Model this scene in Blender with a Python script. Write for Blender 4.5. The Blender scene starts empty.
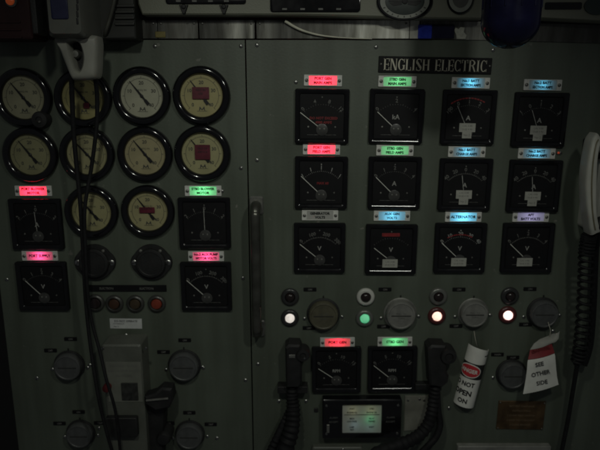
import bpy, bmesh, math, random
from mathutils import Vector, Matrix
random.seed(7)
R = math.radians
scene = bpy.context.scene
COL = scene.collection

# ------------------------------------------------------------------ camera
F = 589.0
PITCH = R(12.6)
DIST = 1.093
CAM = Vector((0, -DIST*math.cos(PITCH), DIST*math.sin(PITCH)))
cam_d = bpy.data.cameras.new('camera'); cam = bpy.data.objects.new('camera', cam_d); COL.objects.link(cam)
cam.location = CAM; cam.rotation_euler = (R(90)-PITCH, 0, 0)
cam_d.lens = F/600*36; cam_d.sensor_width = 36; cam_d.sensor_fit = 'HORIZONTAL'
cam_d.clip_start = 0.02; cam_d.clip_end = 50
scene.camera = cam
cam_d.dof.use_dof = True; cam_d.dof.focus_distance = .80; cam_d.dof.aperture_fstop = 6.5
FWD = Vector((0, math.cos(PITCH), -math.sin(PITCH)))
UP = Vector((0, math.sin(PITCH), math.cos(PITCH)))

def P(px, py, out=0.0):
    """point of the picture (600x450) on the plane 'out' metres in front of the board"""
    d = FWD + Vector((1,0,0))*((px-300)/F) + UP*((225-py)/F)
    t = (-out-CAM.y)/d.y
    return CAM + d*t
def PB(px, py, out=0.0):
    p = P(px, py, out); p.y = 0; return p
def M(n, px, py, out=0.0):
    """length in metres of n picture pixels there"""
    return (P(px+n, py, out)-P(px, py, out)).length

# ------------------------------------------------------------------ materials
MATS = {}
def mat(name, col, rough=0.5, metal=0.0, var=0.12, scale=60, bump=0.0, bscale=400, spec=0.5, coat=0.0, trans=0.0):
    if name in MATS: return MATS[name]
    m = bpy.data.materials.new(name); m.use_nodes = True
    nt = m.node_tree; b = nt.nodes['Principled BSDF']
    b.inputs['Roughness'].default_value = rough
    b.inputs['Metallic'].default_value = metal
    b.inputs['Specular IOR Level'].default_value = spec
    b.inputs['Coat Weight'].default_value = coat
    if trans: b.inputs['Transmission Weight'].default_value = trans
    tc = nt.nodes.new('ShaderNodeTexCoord')
    no = nt.nodes.new('ShaderNodeTexNoise'); no.inputs['Scale'].default_value = scale; no.inputs['Detail'].default_value = 6
    nt.links.new(tc.outputs['Object'], no.inputs['Vector'])
    cr = nt.nodes.new('ShaderNodeValToRGB')
    cr.color_ramp.elements[0].position = 0.3; cr.color_ramp.elements[1].position = 0.7
    cr.color_ramp.elements[0].color = (*[c*(1-var) for c in col], 1)
    cr.color_ramp.elements[1].color = (*[min(1, c*(1+var)) for c in col], 1)
    nt.links.new(no.outputs['Fac'], cr.inputs['Fac']); nt.links.new(cr.outputs['Color'], b.inputs['Base Color'])
    rm = nt.nodes.new('ShaderNodeMapRange'); rm.inputs['To Min'].default_value = max(0.02, rough-0.08); rm.inputs['To Max'].default_value = min(1, rough+0.08)
    nt.links.new(no.outputs['Fac'], rm.inputs['Value']); nt.links.new(rm.outputs['Result'], b.inputs['Roughness'])
    if bump:
        n2 = nt.nodes.new('ShaderNodeTexNoise'); n2.inputs['Scale'].default_value = bscale; n2.inputs['Detail'].default_value = 3
        nt.links.new(tc.outputs['Object'], n2.inputs['Vector'])
        bp = nt.nodes.new('ShaderNodeBump'); bp.inputs['Strength'].default_value = bump; bp.inputs['Distance'].default_value = 0.002
        nt.links.new(n2.outputs['Fac'], bp.inputs['Height']); nt.links.new(bp.outputs['Normal'], b.inputs['Normal'])
    MATS[name] = m
    return m
def emit(name, col, strength):
    if name in MATS: return MATS[name]
    m = mat(name, col, 0.25)
    b = m.node_tree.nodes['Principled BSDF']
    b.inputs['Emission Color'].default_value = (*col, 1); b.inputs['Emission Strength'].default_value = strength
    return m
def window_mat():
    if 'diffuser' in MATS: return MATS['diffuser']
    m = bpy.data.materials.new('diffuser'); m.use_nodes = True; nt = m.node_tree
    nt.nodes.remove(nt.nodes['Principled BSDF']); out = nt.nodes['Material Output']
    tr = nt.nodes.new('ShaderNodeBsdfTranslucent'); di = nt.nodes.new('ShaderNodeBsdfDiffuse'); mx = nt.nodes.new('ShaderNodeMixShader')
    tc = nt.nodes.new('ShaderNodeTexCoord'); no = nt.nodes.new('ShaderNodeTexNoise'); no.inputs['Scale'].default_value = 40
    cr = nt.nodes.new('ShaderNodeValToRGB'); cr.color_ramp.elements[0].color = (.62,.62,.58,1); cr.color_ramp.elements[1].color = (.85,.85,.8,1)
    nt.links.new(tc.outputs['Object'], no.inputs['Vector']); nt.links.new(no.outputs['Fac'], cr.inputs['Fac'])
    nt.links.new(cr.outputs['Color'], tr.inputs['Color']); nt.links.new(cr.outputs['Color'], di.inputs['Color'])
    mx.inputs['Fac'].default_value = 0.5
    nt.links.new(tr.outputs[0], mx.inputs[1]); nt.links.new(di.outputs[0], mx.inputs[2]); nt.links.new(mx.outputs[0], out.inputs['Surface'])
    MATS['diffuser'] = m; return m

PAINT = mat('board_paint', (.088,.104,.080), .5, var=.10, scale=9, bump=.10, bscale=240)
def age_paint(m):
    nt = m.node_tree; b = nt.nodes['Principled BSDF']; N = nt.nodes.new; L = nt.links.new
    src = b.inputs['Base Color'].links[0].from_socket
    tc = N('ShaderNodeTexCoord'); mp = N('ShaderNodeMapping'); mp.inputs['Scale'].default_value = (26,26,2.2); L(tc.outputs['Object'], mp.inputs['Vector'])
    n1 = N('ShaderNodeTexNoise'); n1.inputs['Scale'].default_value = 1; n1.inputs['Detail'].default_value = 7; L(mp.outputs['Vector'], n1.inputs['Vector'])
    c1 = N('ShaderNodeValToRGB'); c1.color_ramp.elements[0].position = .3; c1.color_ramp.elements[1].position = .62; c1.color_ramp.elements[0].color = (.74,.73,.70,1); c1.color_ramp.elements[1].color = (1.05,1.05,1.05,1); L(n1.outputs['Fac'], c1.inputs['Fac'])
    m1 = N('ShaderNodeMix'); m1.data_type = 'RGBA'; m1.blend_type = 'MULTIPLY'; m1.inputs['Factor'].default_value = 1.0; L(src, m1.inputs['A']); L(c1.outputs['Color'], m1.inputs['B'])
    n2 = N('ShaderNodeTexNoise'); n2.inputs['Scale'].default_value = 48; n2.inputs['Detail'].default_value = 9; n2.inputs['Roughness'].default_value = .6; L(tc.outputs['Object'], n2.inputs['Vector'])
    c2 = N('ShaderNodeValToRGB'); c2.color_ramp.elements[0].position = .665; c2.color_ramp.elements[1].position = .70; c2.color_ramp.elements[0].color = (0,0,0,1); c2.color_ramp.elements[1].color = (1,1,1,1); L(n2.outputs['Fac'], c2.inputs['Fac'])
    m2 = N('ShaderNodeMix'); m2.data_type = 'RGBA'; m2.inputs['B'].default_value = (.17,.17,.145,1); L(c2.outputs['Color'], m2.inputs['Factor']); L(m1.outputs['Result'], m2.inputs['A'])
    L(m2.outputs['Result'], b.inputs['Base Color'])
age_paint(PAINT)
BLACK = mat('black_bakelite', (.007,.007,.008), .14, var=.25, scale=40, spec=.5)
RIM = mat('black_enamel', (.006,.006,.007), .10, var=.25, scale=12, spec=.7)
BLACKM = mat('black_matt', (.012,.012,.012), .6, var=.3, scale=50, bump=.2)
RUBBER = mat('black_rubber', (.008,.008,.009), .7, var=.4, scale=80, spec=.3, bump=.3)
FACE = mat('black_face', (.007,.007,.008), .6, var=.2, scale=30, spec=.2)
MARK = mat('dial_white', (.30,.30,.28), .6, var=.3, scale=200)
DIM = mat('dial_grey', (.13,.13,.12), .6, var=.4, scale=200)
NEEDLE = mat('needle_white', (.62,.62,.56), .5)
NEEDLEB = mat('needle_black', (.012,.012,.012), .45)
REDINK = mat('red_ink', (.20,.012,.014), .6, var=.3, scale=150)
TAPE = mat('maroon_tape', (.10,.011,.022), .45, var=.25, scale=90)
STEEL = mat('screw_steel', (.42,.42,.40), .33, metal=1, var=.2)
DULL = mat('dull_metal', (.22,.22,.20), .45, metal=.6, var=.25, scale=80)
PLATE = mat('label_plate', (.62,.62,.58), .45, var=.15, scale=120)
INK = mat('black_ink', (.01,.01,.01), .6)
PAPER = mat('white_paper', (.68,.68,.63), .75, var=.08, scale=50, bump=.15, bscale=120)
PAPER2 = mat('old_paper', (.145,.15,.125), .75, var=.12, scale=50)
BEIGE = mat('beige_paint', (.18,.185,.14), .5, var=.12, scale=14, bump=.15)
CREAMP = mat('pale_plastic', (.088,.09,.078), .45, var=.1, scale=30)
PHONE = mat('phone_plastic', (.42,.42,.37), .5, var=.1, scale=30)
HOOKP = mat('hook_plastic', (.22,.22,.19), .5, var=.1, scale=30)
GREYB = mat('grey_box', (.098,.104,.086), .5, var=.15, scale=30, bump=.2)
KNOBG = mat('knob_grey', (.17,.17,.155), .5, var=.2, scale=60, bump=.2)
KNOBO = mat('knob_olive', (.085,.08,.052), .45, var=.2, scale=60, bump=.2)
KNOBD = mat('knob_dark', (.072,.075,.074), .45, var=.2, scale=60, bump=.2)
RINGW = mat('ring_white', (.50,.50,.46), .4)
LENSD = mat('lens_dark', (.02,.014,.014), .15)
DARKRED = mat('dark_red', (.03,.007,.007), .5)
NAVY = mat('navy_glass', (.004,.004,.018), .2, var=.2, spec=.3)
BLUESCR = mat('blue_plate', (.014,.016,.05), .4)
WALLD = mat('dark_backing', (.012,.012,.012), .8)
BRASS = mat('brown_brass', (.095,.058,.027), .45, metal=.5, var=.45, scale=45)
GOLD = mat('nameplate_letters', (.42,.40,.32), .4, metal=.3)
REDP = mat('red_print', (.50,.03,.04), .6)
STREAKW = mat('white_reflection', (.6,.59,.48), .4)

# ------------------------------------------------------------------ mesh builder (x right, z up, o = out of the board)
def rrect(hw, hh, r, n=4, cx=0, cz=0):
    r = min(r, hw*.999, hh*.999); pts = []
    for (sx, sz, a0) in ((1,1,0),(-1,1,90),(-1,-1,180),(1,-1,270)):
        for k in range(n+1):
            a = R(a0+90*k/n)
            pts.append((cx+sx*(hw-r)+r*math.cos(a), cz+sz*(hh-r)+r*math.sin(a)))
    return pts
def circ(r, n=40, cx=0, cz=0, a0=0):
    return [(cx+r*math.cos(2*math.pi*k/n+a0), cz+r*math.sin(2*math.pi*k/n+a0)) for k in range(n)]

class MB:
    def __init__(s): s.bm = bmesh.new()
    def loft(s, loops, cap0=True, cap1=True):
        """loops: list of (list of (x,z), o) with equal counts"""
        rows = [[s.bm.verts.new((x, -o, z)) for x, z in pts] for pts, o in loops]
        n = len(rows[0])
        for a, b in zip(rows, rows[1:]):
            for i in range(n):
                s.bm.faces.new((a[i], a[(i+1)%n], b[(i+1)%n], b[i]))
        if cap0: s.bm.faces.new(rows[0][::-1])
        if cap1: s.bm.faces.new(rows[-1])
        return s
    def loft3(s, rows, closed_ring=True, cap=True):
        rows = [[s.bm.verts.new(p) for p in row] for row in rows]
        n = len(rows[0])
        for a, b in zip(rows, rows[1:]):
            for i in range(n if closed_ring else n-1):
                s.bm.faces.new((a[i], a[(i+1)%n], b[(i+1)%n], b[i]))
        if cap: s.bm.faces.new(rows[0][::-1]); s.bm.faces.new(rows[-1])
        return s
    def lathe(s, prof, n=48, cx=0, cz=0, cap0=True, cap1=True):
        return s.loft([(circ(max(r,1e-5), n, cx, cz), o) for r, o in prof], cap0, cap1)
    def prism(s, pts, o0, o1, bev=0.0):
        if bev:
            c = (sum(p[0] for p in pts)/len(pts), sum(p[1] for p in pts)/len(pts))
            ins = []
            n = len(pts)
            for i in range(n):
                p0 = Vector(pts[i-1]); p = Vector(pts[i]); p1 = Vector(pts[(i+1)%n])
                d0 = (p-p0).normalized(); d1 = (p1-p).normalized()
                nn = Vector((-(d0.y+d1.y), d0.x+d1.x))
                nn = nn.normalized() if nn.length > 1e-6 else Vector((-d0.y, d0.x))
                area = sum(pts[k-1][0]*pts[k][1]-pts[k][0]*pts[k-1][1] for k in range(n))
                if area < 0: nn = -nn
                q = p+nn*bev; ins.append((q.x, q.y))
            return s.loft([(pts, o0), (pts, o1-bev), (ins, o1)])
        return s.loft([(pts, o0), (pts, o1)])
    def rbox(s, cx, cz, hw, hh, o0, o1, r=.001, bev=.0006):
        return s.loft([(rrect(hw,hh,r,3,cx,cz), o0), (rrect(hw,hh,r,3,cx,cz), o1-bev), (rrect(hw-bev,hh-bev,r,3,cx,cz), o1)])
    def bar(s, x0, z0, x1, z1, w, o0, o1):
        d = Vector((x1-x0, z1-z0)).normalized(); n = Vector((-d.y, d.x))*w/2
        return s.loft([([(x0+n.x,z0+n.y),(x0-n.x,z0-n.y),(x1-n.x,z1-n.y),(x1+n.x,z1+n.y)], o) for o in (o0,o1)])
    def tube(s, pts, r, n=10, smooth=6, closed=False):
        """pts: 3-D points; r: radius or function of t"""
        pts = [Vector(p) for p in pts]
        if smooth:
            q = []
            for i in range(len(pts)-1):
                p0 = pts[max(i-1,0)]; p1 = pts[i]; p2 = pts[i+1]; p3 = pts[min(i+2,len(pts)-1)]
                for k in range(smooth):
                    t = k/smooth
                    q.append(.5*((2*p1)+(-p0+p2)*t+(2*p0-5*p1+4*p2-p3)*t*t+(-p0+3*p1-3*p2+p3)*t**3))
            q.append(pts[-1]); pts = q
        rows = []; N = None
        for i, p in enumerate(pts):
            t = (pts[min(i+1,len(pts)-1)]-pts[max(i-1,0)]).normalized()
            if N is None:
                N = t.orthogonal().normalized()
            N = (N-t*N.dot(t)).normalized(); B = t.cross(N)
            rr = r(i/(len(pts)-1)) if callable(r) else r
            rows.append([p+rr*(math.cos(2*math.pi*k/n)*N+math.sin(2*math.pi*k/n)*B) for k in range(n)])
        return s.loft3(rows)
    def text(s, body, size, cx, cz, o, h=.0003, rot=0, bold=0.0, sx=1.0, mapf=None, shift=0.0):
        me = text_mesh(body, size, bold)
        xs = [v.co.x for v in me.vertices]; ys = [v.co.y for v in me.vertices]
        if not xs: return s
        mx = (min(xs)+max(xs))/2; my = (min(ys)+max(ys))/2
        zmax = max(v.co.z for v in me.vertices); zmin = min(v.co.z for v in me.vertices)
        ca, sa = math.cos(rot), math.sin(rot); new = []
        for v in me.vertices:
            x = (v.co.x-mx)*sx+shift; y = v.co.y-my; t = (v.co.z-zmin)/max(zmax-zmin, 1e-9)
            X = cx+x*ca-y*sa; Z = cz+x*sa+y*ca; O = o+h*t
            new.append(s.bm.verts.new(mapf(X, Z, O) if mapf else (X, -O, Z)))
        for p in me.polygons:
            try: s.bm.faces.new([new[i] for i in p.vertices])
            except ValueError: pass
        return s
    def build(s, name, m, parent=None, smooth=True, loc=None):
        bm = s.bm
        bmesh.ops.recalc_face_normals(bm, faces=bm.faces)
        if smooth:
            for f in bm.faces: f.smooth = True
            for e in bm.edges:
                if len(e.link_faces) == 2 and e.calc_face_angle(0) > R(38): e.smooth = False
        me = bpy.data.meshes.new(name); bm.to_mesh(me); bm.free()
        me.materials.append(m)
        o = bpy.data.objects.new(name, me); COL.objects.link(o)
        if parent: o.parent = parent
        if loc is not None: o.location = loc
        return o
TXT = {}
def text_mesh(body, size, bold):
    k = (body, size, bold)
    if k in TXT: return TXT[k]
    c = bpy.data.curves.new('t', 'FONT'); c.body = body; c.size = size; c.extrude = .5; c.offset = bold; c.resolution_u = 2
    c.align_x = 'CENTER'; c.space_line = .95
    o = bpy.data.objects.new('t', c); COL.objects.link(o)
    dg = bpy.context.evaluated_depsgraph_get(); dg.update()
    me = bpy.data.meshes.new_from_object(o.evaluated_get(dg))
    bpy.data.objects.remove(o); bpy.data.curves.remove(c)
    TXT[k] = me; return me
def lens_round(h, v): return math.hypot(h, v)

LABELS = set()
def tag(o, label, cat, group=None):
    o['label'] = label; o['category'] = cat
    if group: o['group'] = group
    n = len(label.split())
    if not 4 <= n <= 16: print('LABEL LENGTH', n, label)
    if label in LABELS: print('LABEL TWICE', label)
    LABELS.add(label); return o
def thing(name, loc, label, cat, group=None, rot=0):
    o = bpy.data.objects.new(name, None); COL.objects.link(o); o.empty_display_size = .02
    o.location = loc; o.rotation_euler = (0, rot, 0)          # rot: clockwise as seen from the front
    return tag(o, label, cat, group)
def structure(o):
    o['kind'] = 'structure'; return o

def screw(parent, x, z, r=.0036, o=0.0, m=None, name='screw'):
    b = MB(); b.lathe([(r,o),(r,o+.0012),(r*.75,o+.0021),(r*.3,o+.0024)], 16, x, z)
    a = random.uniform(0, math.pi)
    s = b.build(name, m or STEEL, parent)
    MB().bar(x-.8*r*math.cos(a), z-.8*r*math.sin(a), x+.8*r*math.cos(a), z+.8*r*math.sin(a), r*.28, o+.0023, o+.00262).build('slot', INK, s)
    return s

# ------------------------------------------------------------------ backing and boards
b = MB(); b.loft([([(-1.1,-.9),(1.1,-.9),(1.1,.9),(-1.1,.9)], -.125), ([(-1.1,-.9),(1.1,-.9),(1.1,.9),(-1.1,.9)], -.12)])
structure(b.build('back_wall', WALLD))

ROWROT = {0: R(1.0), 1: R(.7), 2: R(.25), 3: R(-.5)}
# (px, py, line1, line2, bulb colour, power, depth, label, windows width factor)
RED = (1,.012,.042); GRN = (.16,1,.34); BLU = (.12,.62,1); VIO = (.55,.5,1); PNK = (1,.05,.22)
PLATES = [
 (323,80.5,'PORT GEN','MAIN AMPS',RED,1.2,.022,'label plate lit red reading PORT GEN MAIN AMPS over the first meter',0),
 (397.5,81.5,'STBD GEN','MAIN AMPS',GRN,.42,.022,'label plate lit green reading STBD GEN MAIN AMPS under the big name plate',0),
 (471,83,'No.1 BATT','SECTION AMPS',BLU,.85,.008,'label plate lit blue under the right end of the big name plate',0),
 (543,85,'No.2 BATT','SECTION AMPS',BLU,.45,.0075,'dim blue label plate at the top of the column nearest the telephone',0),
 (321.5,149.5,'PORT GEN','FIELD AMPS',RED,1.35,.022,'label plate lit red reading PORT GEN FIELD AMPS between two stacked meters',1),
 (395,150.5,'STBD GEN','FIELD AMPS',GRN,.40,.024,'label plate lit green reading STBD GEN FIELD AMPS between two stacked meters',1),
 (467,152,'No.1 BATT','CHARGE AMPS',BLU,.75,.008,'blue label plate reading No.1 BATT CHARGE AMPS in the third meter column',1),
 (537,153.5,'No.2 BATT','CHARGE AMPS',BLU,.6,.0085,'blue label plate with a tiny red light at its right end',1),
 (320,215.5,'GENERATOR','VOLTS',None,0,.02,'unlit grey label plate reading GENERATOR VOLTS',2),
 (392,216,'AUX GEN','VOLTS',BLU,.7,.012,'pale blue label plate reading AUX GEN VOLTS',2),
 (463.5,217,'ALTERNATOR','',BLU,.95,.014,'bright cyan label plate with a single line of writing',2),
 (531,217,'AFT','BATT VOLTS',VIO,.22,.02,'faint violet label plate reading AFT BATT VOLTS',2),
 (337.5,342.5,'PORT GEN','',RED,.62,.013,'pink red label plate over the lower RPM meter, single line PORT GEN',3),
 (395,342,'STBD GEN','',GRN,.62,.014,'mint green label plate over the lower RPM meter, single line STBD GEN',3),
 (33,191,'PORT BLOWER','MOTOR',RED,1.9,.020,'bright red label plate reading PORT BLOWER MOTOR at the far left',-1),
 (203,191,'STBD BLOWER','MOTOR',GRN,.95,.016,'bright green label plate reading STBD BLOWER MOTOR under the round gauges',-1),
 (39.5,256,'PORT SUPPLY','',PNK,.8,.010,'narrow pink glowing label plate between the two leftmost square meters',-1),
 (206,256.5,'No.2 AUX PUMP','MOTOR VOLTS',PNK,.75,.012,'pink lit label plate with magenta writing beside the black capped sockets',-1),
]
PF = {RED:.22, GRN:.085, BLU:.125, VIO:.10, PNK:.22}
PW, PH = .0335, .0096           # plate half size
WW, WH = .0245, .0082           # window half size
def plate_pos(px, py): return PB(px, py, .003)

def board(name, x0, x1, z0, z1, holes, label, screws):
    xs = sorted({x0, x1, *[h[0] for h in holes], *[h[1] for h in holes]}); zs = sorted({z0, z1, *[h[2] for h in holes], *[h[3] for h in holes]})
    bm = bmesh.new(); V = {}
    def v(i, j):
        if (i,j) not in V: V[i,j] = bm.verts.new((xs[i], 0, zs[j]))
        return V[i,j]
    for i in range(len(xs)-1):
        for j in range(len(zs)-1):
            cx, cz = (xs[i]+xs[i+1])/2, (zs[j]+zs[j+1])/2
            if any(h[0]<cx<h[1] and h[2]<cz<h[3] for h in holes): continue
            bm.faces.new((v(i,j), v(i+1,j), v(i+1,j+1), v(i,j+1)))
    r = bmesh.ops.extrude_face_region(bm, geom=bm.faces[:])
    for e in r['geom']:
        if isinstance(e, bmesh.types.BMVert): e.co.y += .003
    bmesh.ops.recalc_face_normals(bm, faces=bm.faces)
    me = bpy.data.meshes.new(name); bm.to_mesh(me); bm.free(); me.materials.append(PAINT)
    o = bpy.data.objects.new(name, me); COL.objects.link(o)
    tag(o, label, 'switchboard')
    for (px, py) in screws:
        p = P(px, py); screw(o, p.x, p.z, .0034)
    return o
seam = P(250.4, 300).x
top_z = P(300, 40).z
holes_l, holes_r = [], []
for t in PLATES:
    p = plate_pos(t[0], t[1]); h = (p.x-WW+.001, p.x+WW-.001, p.z-WH+.001, p.z+WH-.001)
    (holes_l if t[0] < 250 else holes_r).append(h)
board('switchboard', P(19,450).x, seam-.0012, P(20,520).z, top_z, holes_l,
      'grey green steel board carrying the cluster of cream round gauges',
      [(155,46),(241,46),(202.5,367),(245.5,380),(241,168),(243,278),(7,279.5),(37,378),(90,365),(99,428),(217,438),(126,335),(222,191)])
board('switchboard', seam+.0012, P(690,225).x, P(20,520).z, top_z, holes_r,
      'grey green steel board carrying four columns of black square meters',
      [(257,45),(376,47),(493,50),(257,160),(258,364),(279,401),(306,401),(419.5,399),(296,82),(560,153),(449,408),(316,410),(553,331)])

# ------------------------------------------------------------------ lit label plates
ROMAN = []
def lit_plate(px, py, l1, l2, colr, power, depth, label, row):
    p = plate_pos(px, py)
    t = thing('label_plate', p, label, 'label plate', 'label plates over the meters', ROWROT.get(row, 0))
    b = MB(); n = 4
    b.loft([(rrect(PW,PH,.001,n),0), (rrect(PW,PH,.001,n),.0022), (rrect(PW-.0005,PH-.0005,.001,n),.0028),
            (rrect(WW,WH,.0006,n),.0028), (rrect(WW,WH,.0006,n),.0002)], False, False)
    b.build('mounting_plate', PLATE, t)
    w = MB(); pts = rrect(WW+.0004, WH+.0004, .0006, n)
    w.bm.faces.new([w.bm.verts.new((x, -.0018, z)) for x, z in pts])
    win = w.build('window', window_mat(), t)
    tx = MB()
    if l2:
        tx.text(l1, .0062, 0, .0037, .00195, .0003, 0, .0003, 1.0)
        tx.text(l2, .0062, 0, -.0037, .00195, .0003, 0, .0003, min(1.0, 10/len(l2)))
    else:
        tx.text(l1, .0072, 0, 0, .00195, .0003, 0, .0003, min(1.0, 10/len(l1)))
    tx.build('lettering', INK, win, smooth=False)
    for sx in (-1, 1): screw(t, sx*.0287, 0, .0030, .0026, DULL)
    if colr:
        ld = bpy.data.lights.new('bulb', 'SPOT'); ld.energy = power*PF[colr]*(depth/.02)**2; ld.color = colr; ld.spot_size = R(150); ld.spot_blend = .35; ld.shadow_soft_size = .002
        lo = bpy.data.objects.new('bulb', ld); COL.objects.link(lo); lo.parent = t
        lo.location = (0, depth, 0); lo.rotation_euler = (R(-90), 0, 0)      # shines towards -y
    return t
for a in PLATES: lit_plate(*a)

# tiny red light right of one plate
p = PB(557.8,152.6); t = thing('pilot_light', p, 'tiny red pilot light at the end of a blue label plate', 'pilot light')
MB().lathe([(.0035,0),(.0035,.002),(.0028,.003)], 16).build('bezel', DULL, t)
MB().lathe([(.0022,.0025),(.0018,.004),(.0008,.0046)], 16).build('lens', emit('red_pilot', (.5,.06,.02), .25), t)

# ------------------------------------------------------------------ square meters
MW = .0478
METERS = {}
def square_meter(px, py, label, rot=0, ang=135, L=.048, unit='V', nums=('0','1','2','3','4'), sticker=None, redtext=None, redbar=None, dim=1, cover=1, big=False, arc=False):
    p = PB(px, py, .008)
    t = thing('panel_meter', p, label, 'meter', 'black square panel meters', rot)
    t.scale = (1, .55, 1)
    if 'bezel' not in METERS:
        b = MB(); n = 5
        def L_(h, r, o): return (rrect(h, h, r, n), o)
        b.loft([L_(MW,.003,0), L_(MW,.003,.0125), L_(MW-.0008,.003,.0142), L_(MW-.0020,.003,.0146), L_(MW-.0040,.003,.0140),
                L_(MW-.0062,.003,.0125), L_(MW-.0080,.003,.0100), L_(MW-.0088,.0025,.0078), L_(MW-.0088,.0025,.0055)], False, False)
        METERS['bezel'] = b.build('bezel', BLACK, t).data
        d = MB(); d.rbox(0,0,MW-.0086,MW-.0086,.003,.0062,.002,.0002)
        METERS['dial'] = d.build('dial', FACE, t).data
        dial = t.children[-1]
    else:
        for nm in ('bezel','dial'):
            o = bpy.data.objects.new(nm, METERS[nm]); COL.objects.link(o); o.parent = t
            if nm == 'dial': dial = o
    pz = -.0225; RR = .050
    s = MB(); k = len(nums)
    for i, tx in enumerate(nums):
        a = R(135-90*i/(k-1)) if k > 1 else R(90)
        x, z = RR*math.cos(a), pz+RR*math.sin(a)
        x = max(-.034, min(.034, x))
        if tx == '|': s.bar(x-.0022*math.cos(a), z-.0035*math.sin(a), x+.0022*math.cos(a), z+.0035*math.sin(a), .0012, .0063, .0065)
        else: s.text(tx, .0092, x, z, .0063, .0002, a-R(90), .0001)
    nt = (max(k,4)-1)*5+1
    for i in range(nt):
        a = R(135-90*i/(nt-1)); r0 = RR-.0075; r1 = r0+(.0030 if i % 5 == 0 else .0016)
        s.bar(r0*math.cos(a), pz+r0*math.sin(a), r1*math.cos(a), pz+r1*math.sin(a), .0005, .0063, .0065)
    if arc:
        for i in range(24):
            a = R(135-90*i/24); a2 = R(135-90*(i+1)/24); r0 = RR-.0078
            s.bar(r0*math.cos(a), pz+r0*math.sin(a), r0*math.cos(a2), pz+r0*math.sin(a2), .0005, .0063, .0065)
    s.lathe([(.0012,.0064),(.0012,.0070)], 10, 0, .0335)
    s.build('scale', DIM if dim else MARK, dial, smooth=False)
    u = MB(); u.text(unit, .0115 if len(unit) < 3 else .0082, 0, -.001 if len(unit) < 3 else -.003, .0063, .0002, 0, .0002)
    u.build('unit_mark', MARK, dial, smooth=False)
    for sx in (-.024,.024):
        MB().lathe([(.0016,.0063),(.0014,.0071),(.0005,.0073)], 12, sx, -.0185).build('stud', DULL, dial)
    # needle and pivot cover
    nb = MB(); c, sn = math.cos(R(ang)), math.sin(R(ang))
    nb.bar(.004*c, pz+.004*sn, L*c, pz+L*sn, .0011, .0078, .0082)
    nb.lathe([(.0045,.0076),(.0045,.0082),(.002,.0086)], 16, 0, pz)
    nb.build('needle', NEEDLE if ang > 125 else MARK, t, smooth=False)
    if cover:
        cb = MB(); cb.lathe([(.0105,.0062),(.0105,.0086),(.0090,.0094)], 30, .0005, pz-.001)
        cv = cb.build('pivot_cover', mat('cover_grey', (.045,.045,.043), .35, var=.4, scale=90), t)
        for sx in (() if sticker else (-.0035,.0045)): MB().lathe([(.0017,.0093),(.0013,.0101)], 12, sx, pz+.001).build('pivot_screw', DULL, cv)
        MB().bar(-.026, pz-.0100, .026, pz-.0100, .0005, .0063, .0066).build('rule_line', DIM, dial, smooth=False)
    if redtext:
        rb = MB()
        for i, tx in enumerate(redtext): rb.text(tx, .0062, .003, -.003-.0075*i+(.002 if len(redtext)==1 else 0), .0066, .0002, 0, .0002)
        rb.build('red_lettering', REDINK, dial, smooth=False)
    if redbar:
        kind = redbar
        rb = MB()
        if kind == 'bar': rb.rbox(-.001,.0275,.0165,.0033,.0063,.0066,.0006,.0001)
        else:
            a0, a1 = (125,60) if kind == 'top' else (100,58)
            if kind == 'low': a0, a1 = (120, 62)
            for i in range(12):
                a = R(a0+(a1-a0)*i/12); a2 = R(a0+(a1-a0)*(i+.8)/12); r0 = RR+.006 if kind != 'low' else RR-.002
                zc = pz
                rb.bar(r0*math.cos(a), zc+r0*math.sin(a), r0*math.cos(a2), zc+r0*math.sin(a2), .0022, .0063, .0066)
        rb.build('red_mark', REDINK, dial, smooth=False)
    if sticker:
        # paper tabs stuck on the cover glass: a broad strip and, on some, a narrow one below it
        st = MB(); wd, h0, zc, tail, sxo = sticker
        st.rbox(sxo, zc, wd, h0, .0094, .0098, .0004, .0001)
        if tail: st.rbox(sxo, zc-h0-tail*.9, wd*.58, tail, .0092, .0096, .0004, .0001)
        so = st.build('paper_sticker', mat('sticker_paper', (.34,.34,.30), .7, var=.12, scale=90), t)
        lt = MB()
        for i in range(2 if h0 > .006 else 1):
            lt.text('CAL 4 88' if i == 0 else 'DUE 9 90', .0045, sxo, zc+.003-.006*i, .00981, .0001, 0, 0)
        if tail: lt.text('No 2', .0055, sxo, zc-h0-tail*.9, .00962, .0001)
        lt.build('sticker_lettering', mat('sticker_ink', (.12,.12,.115), .7), so, smooth=False)
    return t
A5 = ('0','1','2','3','4'); 
T1 = (.0145,.0078,-.0180,.0058,-.0008)
square_meter(322,116.5,'black meter with two red lines of writing, top of the first column',R(.6),143,.048,'',('0','4','8','12'),redtext=('DO NOT EXCEED','4000 AMPS'))
square_meter(396.5,116.5,'black meter marked kA with bare dial, under the green plate',R(.7),138,.045,'kA',('0','2','4'),dim=1)
square_meter(469,117.5,'black meter with cross shaped sticker and red arc, reading A, top row',R(.8),116,.047,'A',('100','0','1','2','3'),sticker=T1,redbar='top')
square_meter(540.5,120,'black meter with cross shaped sticker in the top corner nearest the telephone',R(1),111,.042,'A',('1','0','1','2','3'),sticker=T1)
square_meter(321.2,183,'black meter with bold white ticks and one red line of writing',R(.5),137,.050,'',('|','|','|','|','|'),dim=0,redtext=('MAX 60',))
square_meter(394.7,183.3,'black meter marked A with bold ticks and a bright lower rim',R(.5),136,.047,'A',('0','1','2','3','4'))
square_meter(465.5,185,'black meter with cross shaped sticker and yellowish needle, middle row',R(.6),99,.040,'A',('40','20','0','20','40'),sticker=T1,arc=True)
square_meter(534.8,186.5,'black meter with cross shaped sticker under the plate with red pilot light',R(.8),97,.040,'A',('40','20','0','20','40'),sticker=T1,arc=True)
square_meter(319.5,248.5,'black meter marked V under the unlit grey plate',R(.2),141,.047,'V',('0','100','200','300'),arc=True)
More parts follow.
